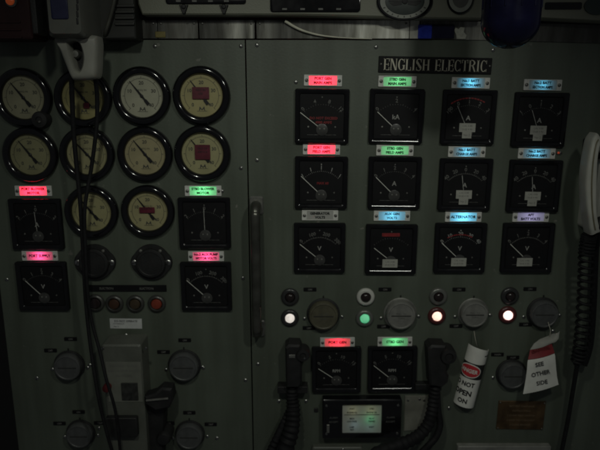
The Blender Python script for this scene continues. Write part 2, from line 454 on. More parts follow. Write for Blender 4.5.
square_meter(391.3,249.8,'black meter with red bar at its top and grey sticker below',R(.3),142,.040,'V',('',),sticker=(.0142,.0080,-.0272,0,-.001),redbar='bar')
square_meter(460.5,248.5,'black voltmeter with red arc and grey sticker under the cyan plate',R(0),137,.047,'V',('0','10','20','30','40'),sticker=(.0142,.0080,-.0272,0,-.001),redbar='low',dim=0)
square_meter(528,248.5,'black voltmeter with plain grey sticker under the violet plate',R(0),137,.044,'V',('0','1','2','3','4'),sticker=(.0145,.0080,-.0272,0,-.003),arc=True)
square_meter(336.5,370.5,'black RPM meter under the pink plate, beside the black plug',R(-.4),145,.043,'RPM',('0','5','10','15'))
square_meter(392.5,370,'black RPM meter under the mint green plate',R(-.6),140,.047,'RPM',('0','5','10','15'))
square_meter(35.8,224.7,'black meter with upright needle under the bright red plate',R(0),93,.046,'A',('2','1','0','1','2'))
square_meter(204.3,223.5,'black meter with upright needle and zero at centre under the green plate',R(0),91,.050,'',('2','1','0','1','2'))
square_meter(42,286.8,'black voltmeter at the far left edge below the narrow pink plate',R(0),134,.046,'V',('0','1','2','3','4'))
square_meter(206,287,'black voltmeter marked V under the magenta lettered plate',R(0),137,.050,'V',('0','100','200','300'),arc=True)

# ------------------------------------------------------------------ round gauges
GA = {}
def round_gauge(px, py, label, col, ang=128, tape=None, rmul=1.0):
    p = PB(px, py, .010)
    t = thing('round_gauge', p, label, 'gauge', 'round gauges with black rims')
    t.scale = (rmul,)*3
    if 'b' not in GA:
        prof = [(.0508,0),(.0508,.0055)]
        for k in range(1, 12):
            a = R(180*k/12); prof.append((.0438+.0070*math.cos(a), .0055+.0078*math.sin(a)))
        prof += [(.0368,.0055),(.0368,.0035)]
        GA['b'] = MB().lathe(prof, 96, 0, 0, False, False).build('rim', RIM, t).data
    else:
        o = bpy.data.objects.new('rim', GA['b']); COL.objects.link(o); o.parent = t
    dial = MB().lathe([(.0384,.002),(.0384,.0042)], 56).build('dial', mat('dial_%d' % len([m for m in MATS if m.startswith('dial_')]), tuple(c*k_ for c, k_ in zip(col, (.80,.77,.66))), .55, var=.13, scale=35), t)
    if 's' not in GA:
        s = MB()
        vals = ['0','10','20','30','40']
        for i, v in enumerate(vals):
            a = R(225-270*i/4); rr = .0225
            s.text(v, .0085, rr*math.cos(a), rr*math.sin(a), .0043, .0002, 0, .0002)
        for i in range(61):
            a = R(225-270*i/60); r0 = .0295; r1 = .0338 if i % 10 == 0 else (.0325 if i % 5 == 0 else .0312)
            s.bar(r0*math.cos(a), r0*math.sin(a), r1*math.cos(a), r1*math.sin(a), .0008 if i % 10 == 0 else .0004, .0043, .0045)
        for i in range(40):
            a = R(225-270*i/40); a2 = R(225-270*(i+1)/40)
            s.bar(.03*math.cos(a), .03*math.sin(a), .03*math.cos(a2), .03*math.sin(a2), .0004, .0043, .0045)
        s.text('LB/SQ IN', .0044, 0, .0098, .0043, .0002)
        s.text('A', .0085, -.003, -.0225, .0043, .0002, R(12), .0003); s.text('A', .0085, .0032, -.0225, .0043, .0002, R(-12), .0003)
        s.bar(-.009, -.027, .009, -.027, .0007, .0043, .0045)
        GA['s'] = s.build('scale', mat('gauge_ink', (.055,.055,.045), .6), dial, smooth=False).data
    else:
        o = bpy.data.objects.new('scale', GA['s']); COL.objects.link(o); o.parent = dial
    nd = MB(); c, sn = math.cos(R(ang)), math.sin(R(ang))
    nx, nz = -sn, c
    def q(l, w): return (l*c+w*nx, l*sn+w*nz)
    nd.loft([([q(.0325,0.0005),q(.004,.0018),q(-.008,.0016),q(-.0095,.0027),q(-.0190,.0030),q(-.0190,-.0030),q(-.0095,-.0027),q(-.008,-.0016),q(.004,-.0018),q(.0325,-.0005)], o) for o in (.0056,.0062)])
    nd.lathe([(.0028,.0045),(.0028,.0066),(.0016,.0072)], 16)
    nd.build('needle', NEEDLEB, t, smooth=False)
    if tape:
        x, z, hw, hh, lines = tape
        tp = MB().rbox(x, z, hw, hh, .0071, .0075, .0006, .0001).build('warning_tape', TAPE, t)
        tp.rotation_euler = (0, R(random.uniform(-2,2)), 0)
        lt = MB()
        for i, l in enumerate(lines):
            lt.text(l, .0048, x, z+hh*.5-i*.0062, .00752, .0001, 0, .0001)
        if lines: lt.build('tape_lettering', mat('tape_ink', (.016,.004,.007), .6), tp, smooth=False)
    return t
CG = (.31,.31,.235); CY = (.40,.37,.20); CW = (.42,.43,.37)
round_gauge(22,97.5,'pale round gauge with black plug below, cut by the left picture edge',CG,128)
round_gauge(82,98,'yellowed round gauge hanging behind the intercom handset and its cords',(.33,.31,.15),128,tape=(.006,-.013,.005,.0048,()))
round_gauge(141,96,'whitest of the round gauges, clear dial in the top row',CW,128)
round_gauge(201,95.5,'round gauge with square maroon tape, top right of the cluster',CY,126,tape=(-.001,.0042,.0148,.0102,('NOT IN','USE')))
round_gauge(29,155,'greenish round gauge directly above the bright red plate',(.27,.27,.17),127,rmul=.975)
round_gauge(86,154.5,'round gauge in the second row with two dark cords across its dial',(.33,.32,.2),132,rmul=.975)
round_gauge(144.3,154.5,'round gauge with plain dial and rusty left edge, second row',(.37,.34,.22),128,rmul=.98)
round_gauge(202,154,'round gauge with tall maroon tape, directly above the green plate',(.38,.37,.22),128,tape=(.0005,.0030,.0138,.0132,('OUT OF','SERVICE')))
round_gauge(90.5,212.5,'round gauge in the third row with a thick dark cord over its dial',(.35,.34,.2),128,rmul=.97)
round_gauge(147.2,212,'round gauge with low maroon tape bar, third row',(.37,.35,.21),126,tape=(-.001,.0030,.0145,.0055,('ISOLATED',)),rmul=.97)

# ------------------------------------------------------------------ nameplate with serif letters
p = P(435.3, 65.2)
t = thing('nameplate', PB(435.3,65.2,.003), 'long black plate with pale serif letters reading ENGLISH ELECTRIC', 'nameplate', None, R(1.05))
hw = M(56.5,435,65); hh = M(7.9,435,65)
MB().rbox(0,0,hw,hh,0,.0025,.0008,.0005).build('backing_plate', FACE, t)
def serif_word(b, word, x0, x1, z0, z1, o0, o1):
    Wd = {'E':.86,'N':1.05,'G':1.0,'L':.82,'I':.48,'S':.84,'H':1.08,'C':.96,'T':.92,'R':1.02,' ':.55}
    tot = sum(Wd[c] for c in word)+.14*(len(word)-1); u = (x1-x0)/tot; x = x0; H = z1-z0
    th = .0026; tn = .0009
    def bx(xa, xb, za, zb): 
        xa, xb = min(xa,xb), max(xa,xb)
        b.loft([([(xa,za),(xb,za),(xb,zb),(xa,zb)], o) for o in (o0,o1)])
    def arc(cx, cz, rx, rz, a0, a1, w0, w1, n=12):
        """ring segment, thick at the sides"""
        out_, in_ = [], []
        for i in range(n+1):
            a = R(a0+(a1-a0)*i/n); w = w0+(w1-w0)*abs(math.cos(a))
            out_.append((cx+rx*math.cos(a), cz+rz*math.sin(a))); in_.append((cx+(rx-w)*math.cos(a), cz+(rz-min(w,tn*1.3))*math.sin(a)))
        for i in range(n):
            b.loft([([out_[i],out_[i+1],in_[i+1],in_[i]], o) for o in (o0,o1)])
    for c in word:
        w = Wd[c]*u; L = x; Rr = x+w; s = .0008
        def stem(xs):
            bx(xs, xs+th, z0, z1); bx(xs-s, xs+th+s, z0, z0+tn); bx(xs-s, xs+th+s, z1-tn, z1)
        if c in 'ELHIRTN' : pass
        if c == 'I': stem(x+w/2-th/2)
        elif c == 'E':
            stem(L+s); bx(L+s+th, Rr, z1-tn, z1); bx(L+s+th, Rr, z0, z0+tn); zm = (z0+z1)/2; bx(L+s+th, Rr-.0012, zm-tn/2, zm+tn/2)
            bx(Rr-tn, Rr, z1-H*.27, z1-tn); bx(Rr-tn, Rr, z0+tn, z0+H*.27); bx(Rr-.0012-tn, Rr-.0012, zm-H*.13, zm+H*.13)
        elif c == 'L': stem(L+s); bx(L+s+th, Rr, z0, z0+tn); bx(Rr-tn, Rr, z0+tn, z0+H*.3)
        elif c == 'H': stem(L+s); stem(Rr-s-th); bx(L+s+th, Rr-s-th, (z0+z1)/2-tn/2, (z0+z1)/2+tn/2)
        elif c == 'T':
            stem(x+w/2-th/2); bx(L, Rr, z1-tn, z1); bx(L, L+tn, z1-H*.28, z1-tn); bx(Rr-tn, Rr, z1-H*.28, z1-tn)
        elif c == 'N':
            bx(L+s, L+s+tn*1.3, z0, z1); bx(L, L+s*2+tn*1.3, z0, z0+tn); bx(L-.0003, L+s+th*.6, z1-tn, z1)
            bx(Rr-s-tn*1.3, Rr-s, z0, z1); bx(Rr-s*2-tn*1.3, Rr, z1-tn, z1)
            b.loft([([(L+s,z1),(L+s+th*1.1,z1),(Rr-s,z0),(Rr-s-th*1.1,z0)], o) for o in (o0+.00003,o1+.00003)])
        elif c == 'R':
            stem(L+s); zr = z0+H*.5
            arc(L+s+th, (z1+zr)/2, w-th-s*2, (z1-zr)/2+tn/2, 90, -90, tn, th)
            b.loft([([(L+w*.48,zr),(L+w*.48+th,zr),(Rr+.0004,z0),(Rr-th*.85,z0)], o) for o in (o0,o1+.00004)])
        elif c in 'CG':
            arc((L+Rr)/2, (z0+z1)/2, w/2, H/2, 48, 312, tn, th)
            bx(Rr-tn*1.6, Rr-tn*.6, z1-H*.32, z1-.0002)
            if c == 'G': bx(Rr-th*1.05, Rr-.0001, z0+H*.08, z0+H*.42); bx(Rr-th-s*1.6, Rr+s*.6, z0+H*.42, z0+H*.42+tn)
            else: bx(Rr-tn*1.6, Rr-tn*.6, z0+.0003, z0+H*.25)
        elif c == 'S':
            q = H/4
            arc((L+Rr)/2, z1-q, w/2, q+tn*.5, 40, 230, tn, th*.8); arc((L+Rr)/2, z0+q, w/2, q+tn*.5, -140, 50, tn, th*.8)
            b.loft([([(L+w*.08,z1-q*1.35),(L+w*.30,z1-q*.75),(Rr-w*.08,z0+q*1.35),(Rr-w*.30,z0+q*.75)], o) for o in (o0+.00003,o1+.00003)])
            bx(Rr-tn*1.5, Rr-tn*.4, z1-H*.28, z1-.0003); bx(L+tn*.4, L+tn*1.5, z0+.0003, z0+H*.28)
        x += w+.14*u
b = MB(); sc_ = hw/56.5
serif_word(b, 'ENGLISH ELECTRIC', -51.5*sc_, 51.5*sc_, -5.6*sc_, 5.6*sc_, .0024, .0032)
b.build('lettering', GOLD, t, smooth=False)
for sx in (-1,1): screw(t, sx*54.3*sc_, 0, .0019, .0024, DULL)

# ------------------------------------------------------------------ signal lamps
def signal_lamp(px, py, label, lens, ring, lr=.0088, bulb=None):
    t = thing('signal_lamp', PB(px,py,.008), label, 'signal lamp', 'small round signal lamps')
    MB().lathe([(.0172,0),(.0172,.003),(.0160,.0050),(.0135,.0062),(lr+.0012,.0062),(lr+.0004,.0048),(lr+.0004,.002)], 36, 0,0,False,False).build('bezel', ring, t)
    MB().lathe([(lr,.0015),(lr,.0055),(lr*.92,.0078),(lr*.7,.0098),(lr*.4,.0108),(lr*.1,.0112)], 28, 0, 0, bulb is None).build('lens', lens, t)
    if bulb:
        ld = bpy.data.lights.new('bulb','POINT'); ld.energy = bulb[1]; ld.color = bulb[0]; ld.shadow_soft_size = .001
        lo = bpy.data.objects.new('bulb', ld); COL.objects.link(lo); lo.parent = t; lo.location = (.0008, -.0008, .001)
RINGB = mat('ring_black', (.03,.03,.03), .3); RINGR = mat('ring_glow_tint', (.09,.022,.022), .3); RINGG = mat('ring_grey', (.16,.165,.15), .35, metal=.4)  # RINGR: pink glow around the lit lens put into the ring colour
signal_lamp(289.8,319,'white glowing signal lamp in a black ring',window_mat(),RINGB,.0088,((1,.90,.90),.0052))
signal_lamp(365,319.3,'mint green glowing signal lamp',window_mat(),RINGG,.0088,((.12,1,.5),.0032))
signal_lamp(437.5,317,'glowing peach white signal lamp left of a pale grey switch',window_mat(),RINGR,.0088,((1,.62,.54),.0120))
signal_lamp(508.7,316,'brightest pink white signal lamp, nearest the hanging tags',window_mat(),RINGR,.0088,((1,.68,.68),.0160))
signal_lamp(290,298,'unlit black signal lamp above the white one',LENSD,RINGB)
signal_lamp(366,298,'unlit signal lamp in a thick pale ring above the green one',LENSD,RINGW,.0092)
signal_lamp(439,297.5,'unlit signal lamp in a dull grey ring above the peach one',LENSD,RINGG)
signal_lamp(511,297,'unlit signal lamp in a black ring above the pink one',LENSD,RINGB)

# ------------------------------------------------------------------ rotary switches (round ribbed caps)
def rotary(px, py, label, m, r=.030, studs=((-1,-.55),(1,-.35))):
    t = thing('rotary_switch', PB(px,py,.012), label, 'rotary switch', 'round rotary switches')
    MB().lathe([(r*1.06,0),(r*1.06,.0025),(r*1.0,.0034)], 48).build('flange', BLACKM if m is not KNOBG else DULL, t)
    b = MB(); n = 72
    def ring(rad, o, amp): return ([((rad+amp*(1 if k%2 else 0))*math.cos(2*math.pi*k/n), (rad+amp*(1 if k%2 else 0))*math.sin(2*math.pi*k/n)) for k in range(n)], o)
    b.loft([ring(r*.93,.003,0), ring(r*.94,.004,.0006), ring(r*.92,.013,.0006), ring(r*.87,.0155,.0002), ring(r*.80,.0160,0), ring(r*.76,.0150,0), ring(r*.3,.0150,0)])
    cap = b.build('dial_cap', m, t)
    MB().bar(-r*.62, 0, r*.62, 0, .0016, .0149, .0157).build('grip_line', mat('grip_dark',(.03,.03,.027),.5), cap)
    g = MB(); g.text('PULL TO RESET'[:8], .0048, 0, .004, .0150, .0002); g.text('TURN', .0048, 0, -.0045, .0150, .0002)
    g.build('cap_lettering', mat('cap_ink', (.08,.08,.075), .6), cap, smooth=False)
    for x, z in studs: screw(t, x*r*1.0+(-.006 if x<0 else .006), z*r*.6, .0032, 0)
    MB().bar(0, r*1.0, 0, r*1.22, .0022, 0, .0016).build('pointer', BLACKM, t)
rotary(323.5,316,'olive brown rotary switch right of the white signal lamp',KNOBO)
rotary(401,315.5,'palest grey rotary switch right of the green signal lamp',KNOBG,.030)
rotary(474.5,314.5,'grey rotary switch right of the peach signal lamp, string tied below',KNOBG,.0275)
rotary(544.5,314.5,'dark rotary switch right of the pink signal lamp',KNOBD,.0285)
rotary(513,376,'grey rotary switch partly behind the tag reading SEE OTHER SIDE',KNOBD,.0285)
rotary(67.5,367.5,'dark rotary switch left of the hanging cords, upper',KNOBD,.0285)
rotary(79,436,'dark rotary switch at the bottom edge left of the hanging cords',KNOBD,.0275)
rotary(183.5,367.5,'grey rotary switch right of the grey control box, upper',KNOBD,.0305)
rotary(189,437,'dark rotary switch at the bottom edge right of the black lever',KNOBD,.0285)

# ------------------------------------------------------------------ small engraved black tags
ETG = [(310,289.5,'ON','above the olive rotary switch'),(385,289.5,'ON','above the palest rotary switch'),
 (459,289.5,'ON','above the switch right of the peach lamp'),(530,289,'ON','above the dark switch right of the pink lamp'),
 (309,328,'OFF','below and left of the olive rotary switch'),(383.5,326.5,'OFF','below and left of the palest rotary switch'),
 (456,326,'OFF','right below the peach signal lamp'),(525.5,324.5,'OFF','right below the pink signal lamp'),
 (497.5,354.5,'MAIN','beside the top of the rolled tag'),(513,357.5,'AUX','above the switch with the hanging paper tag'),
 (70.5,339,'ON','above the upper switch left of the cords'),(50.5,350.5,'OFF','left of the upper switch beside the cords'),
 (78.6,412,'ON','above the bottom switch left of the cords'),(59.5,423.5,'OFF','left of the bottom switch beside the cords'),
 (100,423,'TRIP','between the bottom switch and the hanging cords'),
 (184.7,340.2,'ON','above the switch right of the control box'),(163.5,352,'OFF','between the control box and its right switch'),
 (189.3,412.7,'ON','above the bottom switch right of the lever'),(168.5,423.3,'OFF','between the black lever and the bottom switch'),
 (210.7,424.3,'TRIP','right of the bottom switch beside the lever')]
for px, py, s, where in ETG:
    t = thing('engraved_tag', PB(px,py,.001), 'small black engraved tag '+where, 'engraved tag', 'small black engraved tags')
    MB().rbox(0,0,.0122,.0036,0,.0016,.0008,.0003).build('strip', FACE, t)
    MB().text(s, .0052, 0, 0, .0016, .0002, 0, .0001).build('lettering', DIM, t, smooth=False)

# ------------------------------------------------------------------ black sockets, bar label, buttons, sticker
def socket(px, py, label):
    t = thing('capped_socket', PB(px,py,.012), label, 'socket', 'black capped sockets')
    r = .0345
    pts = []
    for k in range(60):
        a = 2*math.pi*k/60; x, z = r*math.cos(a), r*math.sin(a)
        e = max(0, abs(math.cos(a))-.86)/.14
        pts.append((x*(1+.12*e**.7), z*1.0))
    b = MB(); b.loft([(pts,0),(pts,.005),([(x*.97,z*.97) for x,z in pts],.0065)]); b.build('flange', BLACKM, t)
    MB().lathe([(.0275,.006),(.0275,.013),(.0262,.0146),(.0225,.0150),(.0215,.0142),(.003,.0142)], 48).build('screw_cover', BLACKM, t)
    for sx in (-1,1): screw(t, sx*.0315, .0, .0054, .006, STEEL)
    for x, z in ((-.018,.023),(.018,.023)): MB().lathe([(.003,.006),(.0028,.0088),(.001,.0094)],14,x,z).build('bolt', DULL, t)
socket(93.5,263.5,'black round socket crossed by the dark hanging cord')
socket(150.5,263.5,'black round socket with ears, nearest the magenta lettered plate')
t = thing('label_strip', PB(126.5,288.3,.001), 'long black strip lettered SUCTION twice, below the black sockets', 'label strip')
MB().rbox(0,0,M(40,126,288),M(3.3,126,288),0,.002,.0006,.0003).build('strip', FACE, t)
x_ = M(20,126,288)
for sx in (-1,1): MB().text('SUCTION', .0062, sx*x_, 0, .002, .0002, 0, .0001).build('lettering', DIM, t, smooth=False)
BTN = [(94.5,304,LENSD,'black push button, first of four under the label strip'),(113.5,304.8,mat('btn_brown',(.05,.025,.015),.3),'dark brown push button, second of four under the label strip'),
       (134.5,304.8,mat('btn_olive',(.05,.035,.02),.3),'brown push button, third of four above the white sticker'),(156,304.8,mat('btn_red',(.20,.035,.018),.35),'red push button at the right end of its row')]
for px, py, m, lab in BTN:
    t = thing('push_button', PB(px,py,.008), lab, 'push button', 'four push buttons in a row')
    MB().lathe([(.0172,0),(.0172,.003),(.0155,.0055),(.0125,.0065),(.0112,.005),(.0112,.002)], 36,0,0,False,False).build('collar', mat('collar',(.06,.06,.055),.35,metal=.3), t)
    MB().lathe([(.0100,.001),(.0100,.006),(.0085,.0078),(.004,.0086),(.001,.0088)], 28).build('plunger', m, t)
t = thing('sticker', PB(126,323.5), 'white paper sticker with small print below the push buttons', 'sticker', None, R(.6))
w_, h_ = M(16,126,323), M(5.3,126,323)
MB().rbox(0,0,w_,h_,.0003,.0006,.0003,.0001).build('paper_sheet', mat('sticker_white',(.50,.51,.50),.7), t)
b = MB(); b.text('DO NOT OPERATE', .0052, 0, .005, .0006,.0001,0,.0001); b.text('WITHOUT', .0045, -.014, -.0005, .0006,.0001); b.text('No 3', .0045, -.019, -.0062, .0006,.0001)
b.build('print', INK, t, smooth=False)

# ------------------------------------------------------------------ grab rail
t = thing('grab_rail', PB(257.5,271), 'upright steel grab rail on the seam between the boards', 'grab rail')
z1 = P(257.5,205,.03).z-t.location.z; z0 = P(257.5,337,.03).z-t.location.z
b = MB(); b.tube([(0,-.002,z1-.006),(0,-.022,z1-.004),(0,-.034,z1-.014),(0,-.036,z1-.04),(0,-.036,z0+.04),(0,-.034,z0+.014),(0,-.022,z0+.004),(0,-.002,z0+.006)], .0092, 14, 6)
b.build('rail_bar', mat('rail_steel',(.11,.11,.095),.3,metal=.7,var=.3,scale=40), t)
for z in (z1-.006, z0+.006):
    MB().loft([(rrect(.013,.017,.005,4,0,z),0),(rrect(.013,.017,.005,4,0,z),.003),(rrect(.011,.015,.004,4,0,z),.005)]).build('foot_plate', DULL, t)
for dz in (.010,.016,.022):
    MB().tube([(0,-.0335,z1-.004-dz),(0,-.0345,z1-.0052-dz)], .0086, 14, 0).build('ring', DULL, t)

# ------------------------------------------------------------------ control box with pasted sheet
t = thing('control_box', PB(125,375), 'grey control box with a pasted instruction sheet behind the cords', 'control box')
def loc(px, py, out, t): return P(px,py,out)-t.location
A = loc(101,345,.05,t); B = loc(148,460,.05,t)
cx, cz = (A.x+B.x)/2, (A.z+B.z)/2; hw, hh = (B.x-A.x)/2, (A.z-B.z)/2
MB().loft([(rrect(hw,hh,.004,4,cx,cz),0),(rrect(hw,hh,.004,4,cx,cz),.047),(rrect(hw-.003,hh-.003,.003,4,cx,cz),.05)]).build('case', GREYB, t)
A = loc(105.5,362,.051,t); B = loc(143,402,.051,t)
sh = MB().rbox((A.x+B.x)/2,(A.z+B.z)/2,(B.x-A.x)/2,(A.z-B.z)/2,.0503,.0508,.0005,.0001).build('instruction_sheet', PAPER2, t)
lt = MB(); cxx = (A.x+B.x)/2
for i, s in enumerate(('EMERGENCY SUPPLY','CHANGE OVER SWITCH','SEE ORDERS')): lt.text(s, .0056, cxx, A.z-.008-i*.010, .0509, .0001)
lt.build('lettering', mat('faded_ink',(.13,.13,.12),.7), sh, smooth=False)
A = loc(121,383,.052,t); B = loc(138.5,400,.052,t)
MB().rbox((A.x+B.x)/2,(A.z+B.z)/2,(B.x-A.x)/2,(A.z-B.z)/2,.0508,.053,.0008,.0004).build('picture_patch', mat('dark_patch',(.022,.022,.02),.6,var=.6,scale=160), t)
pr = loc(108,386,.05,t); MB().lathe([(.0075,.05),(.0075,.060),(.0065,.063),(.003,.064)],20,pr.x,pr.z).build('red_button', mat('red_btn',(.09,.012,.012),.35), t)
A = loc(112,415,.05,t); MB().rbox(A.x+.02,A.z-.02,.030,.020,.0498,.062,.003,.001).build('terminal_cover', BLACKM, t)
for px, py in ((103,348),(146,348)): q = loc(px,py,.05,t); screw(t, q.x, q.z, .0028, .05)

# black lever switch
t = thing('lever_switch', PB(158,400), 'chunky black lever switch right of the grey control box', 'lever switch')
q = lambda px,py,o: (loc(px,py,o,t).x, loc(px,py,o,t).z)
MB().prism([q(147,404,.03),q(165,404,.03),q(162,470,.03),q(147,470,.03)][::-1], 0, .032, .003).build('stalk', BLACKM, t)
MB().prism([q(145,396,.05),(q(145,403,.05)),q(156,410,.05),q(170,407,.05),q(174,398,.05),q(172,388,.05),q(162,387,.05),q(155,393,.05)], .028, .055, .004).build('grip', BLACKM, t)
a = loc(146,401,.058,t); c_ = loc(168,399,.058,t)
MB().tube([(a.x,-.056,a.z),(c_.x,-.056,c_.z)], .0022, 8, 0).build('locking_pin', DULL, t)
a = loc(163,440,.04,t); MB().lathe([(.014,.0),(.014,.034),(.011,.040),(.004,.041)],24,a.x,a.z).build('round_base', BLACKM, t)

# ------------------------------------------------------------------ plugs with cables
def corr(r0, r1, n, amp=.0014):
    return lambda u: r0+(r1-r0)*u+amp*math.sin(u*n*2*math.pi)
t = thing('cable_plug', PB(292,370), 'black plug with dropped cable left of the pink plated RPM meter', 'plug', 'black plugs with cables')
q = lambda px,py,o: (loc(px,py,o,t).x, loc(px,py,o,t).z)
MB().prism([q(285,348,.035),q(289,345,.035),q(300,345.5,.035),q(302,350,.035),q(302,384,.035),q(299,388,.035),q(286,388,.035)][::-1], 0, .036, .004).build('body', BLACKM, t)
a = loc(303,356,.04,t); MB().lathe([(.013,.012),(.013,.036),(.0115,.040),(.006,.0405),(.005,.038)],28,a.x,a.z).build('side_knob', BLACKM, t)
A = loc(277.5,386.5,.02,t); B = loc(307.5,393,.02,t)
MB().rbox((A.x+B.x)/2,(A.z+B.z)/2,(B.x-A.x)/2,(A.z-B.z)/2,.0,.022,.001,.0006).build('clamp_bar', BLACKM, t)
a = loc(292,356.5,.037,t); MB().rbox(a.x,a.z,.0058,.0032,.0355,.0368,.0006,.0003).build('badge', DULL, t)
a = loc(304.5,358,.04,t); MB().lathe([(.0022,.0385),(.0018,.0412)],12,a.x,a.z).build('contact_pin', STEEL, t)
pts = [loc(x,y,o,t) for x,y,o in ((292,386,.018),(292,396,.02),(293,406,.026),(293,418,.035),(291,432,.045),(286,448,.05),(280,475,.05))]
MB().tube(pts, corr(.0105,.017,16), 16, 10).build('cable', RUBBER, t)
pts = [loc(x,y,o,t) for x,y,o in ((291,406,.02),(285,420,.03),(276,440,.04),(268,458,.04))]
MB().tube(pts, corr(.006,.009,14,.001), 12, 10).build('branch_cable', RUBBER, t)

t = thing('cable_plug', PB(438,368), 'black plug with curving cable left of the rolled white tag', 'plug', 'black plugs with cables')
q = lambda px,py,o: (loc(px,py,o,t).x, loc(px,py,o,t).z)
MB().prism([q(428,349,.035),q(432,345.5,.035),q(446,346,.035),q(448,352,.035),q(446,372,.035),q(449,376,.035),q(448,383,.035),q(442,388,.035),q(430,386,.035)][::-1], 0, .036, .004).build('body', BLACKM, t)
a = loc(449,357,.04,t); MB().lathe([(.016,.010),(.016,.036),(.0140,.041),(.008,.042),(.007,.039)],28,a.x,a.z).build('side_knob', BLACKM, t)
A = loc(416,385.5,.02,t); B = loc(433,391,.02,t)
MB().rbox((A.x+B.x)/2,(A.z+B.z)/2,(B.x-A.x)/2,(A.z-B.z)/2,0,.016,.001,.0006).build('clamp_bar', BLACKM, t)
pts = [loc(x,y,o,t) for x,y,o in ((436,384,.02),(434,396,.022),(432,410,.03),(428,424,.04),(418,436,.05),(402,444,.055),(380,452,.055),(360,466,.055))]
MB().tube(pts, corr(.0095,.0135,22,.0012), 16, 10).build('cable', RUBBER, t)
pts = [loc(x,y,o,t) for x,y,o in ((437,392,.02),(438,410,.025),(440,425,.03),(436,437,.035),(428,446,.04),(416,458,.04))]
MB().tube(pts, .0065, 12, 8).build('branch_cable', RUBBER, t)

# small reflective bracket behind that cable
t = thing('bracket_plate', PB(414,412,.002), 'pale metal bracket plate behind the curving cable', 'bracket')
q = lambda px,py,o: (loc(px,py,o,t).x, loc(px,py,o,t).z)
MB().prism([q(405,396,.002),q(428,396,.002),q(428,430,.002),q(404,431,.002)][::-1], .0, .002, .0008).build('plate', mat('bracket',(.24,.24,.2),.3,metal=.3,var=.3,scale=30), t)
for px,py in ((408,400),(424,400)): a = loc(px,py,.002,t); screw(t, a.x, a.z, .0022, .002)

# ------------------------------------------------------------------ screen unit
t = thing('alarm_panel_unit', PB(362,419.5,.02), 'black unit with a pale labelled screen glowing green below the RPM meters', 'alarm unit', None, R(-.4))
hw, hh = M(39.5,362,419,.02), M(21.5,362,419,.02)
MB().loft([(rrect(hw,hh,.003,4),0),(rrect(hw,hh,.003,4),.018),(rrect(hw-.002,hh-.002,.003,4),.02),(rrect(hw*.50,hh*.74,.001,4),.02),(rrect(hw*.49,hh*.72,.001,4),.0165)],True,False).build('housing', BLACK, t)
sw, sh_ = hw*.5, hh*.74
sc = MB(); pts = rrect(sw+.0008, sh_+.0008, .001, 4); sc.bm.faces.new([sc.bm.verts.new((x,-.0172,z)) for x,z in pts])
scr = sc.build('screen', window_mat(), t)
# lamps of the unit sit in its hollow case: the tray behind the screen is its own part
lt = MB()
for i,(z,a,b_) in enumerate(((.026,'PORT','STBD'),(.0165,'ENGINE OIL','ENGINE OIL'),(.0005,'MAIN','RELAY'),(-.007,'LOW PRESS','TRIPPED'),(-.022,'LAMP','RESET'),(-.029,'TEST',''))):
    z *= sh_/.034*.9
    lt.text(a,.0050,-sw*.5,z,.01735,.0002,0,.0001,.75)
    if b_: lt.text(b_,.0050,sw*.5,z,.01735,.0002,0,.0001,.75)
lt.bar(-sw*.9, sh_*.28, sw*.9, sh_*.28, .0012, .01735, .0175)
lt.build('lettering', INK, scr, smooth=False)
for x, z in ((-.9,.72),(.9,.72),(-.9,-.72),(.9,-.72)): screw(t, hw*x, hh*z, .0026, .02)
for sx in (-1,1):
    for z, s in ((.1,'ALARM'),(-.12,'ACCEPT')): MB().text(s,.005,sx*hw*.72,hh*z,.02,.0002).build('side_lettering', DIM, t, smooth=False)
MB().rbox(-hw*.86,-hh*.45,.0028,.009,.0198,.0225,.001,.0006).build('slide_switch', DULL, t)
for x,z,col,pw in ((sw*.42,-sh_*.02,(.08,1,.40),.0019),(-sw*.45,sh_*.55,(1,.93,.45),.0010),(sw*.45,sh_*.55,(1,.93,.45),.0010),(-sw*.35,-sh_*.4,(.5,.8,1),.0008),(sw*.4,-sh_*.6,(.55,.8,1),.0005)):
    ld = bpy.data.lights.new('bulb','POINT'); ld.energy = pw; ld.color = col; ld.shadow_soft_size = .001
    lo = bpy.data.objects.new('bulb', ld); COL.objects.link(lo); lo.parent = t; lo.location = (x, -.0172+.011, z)
for o in list(t.children):
    if o.name.startswith('housing'):
        # open the case behind the screen so its bulbs reach the diffuser
        bm = bmesh.new(); bm.from_mesh(o.data); bmesh.ops.delete(bm, geom=[f for f in bm.faces if len(f.verts) > 8], context='FACES_ONLY'); bm.to_mesh(o.data); bm.free()
MB().rbox(0,0,.004,.004,0,.003).build('test_button', BLACKM, t).location = (-hw-.012, 0.0, hh*.25)

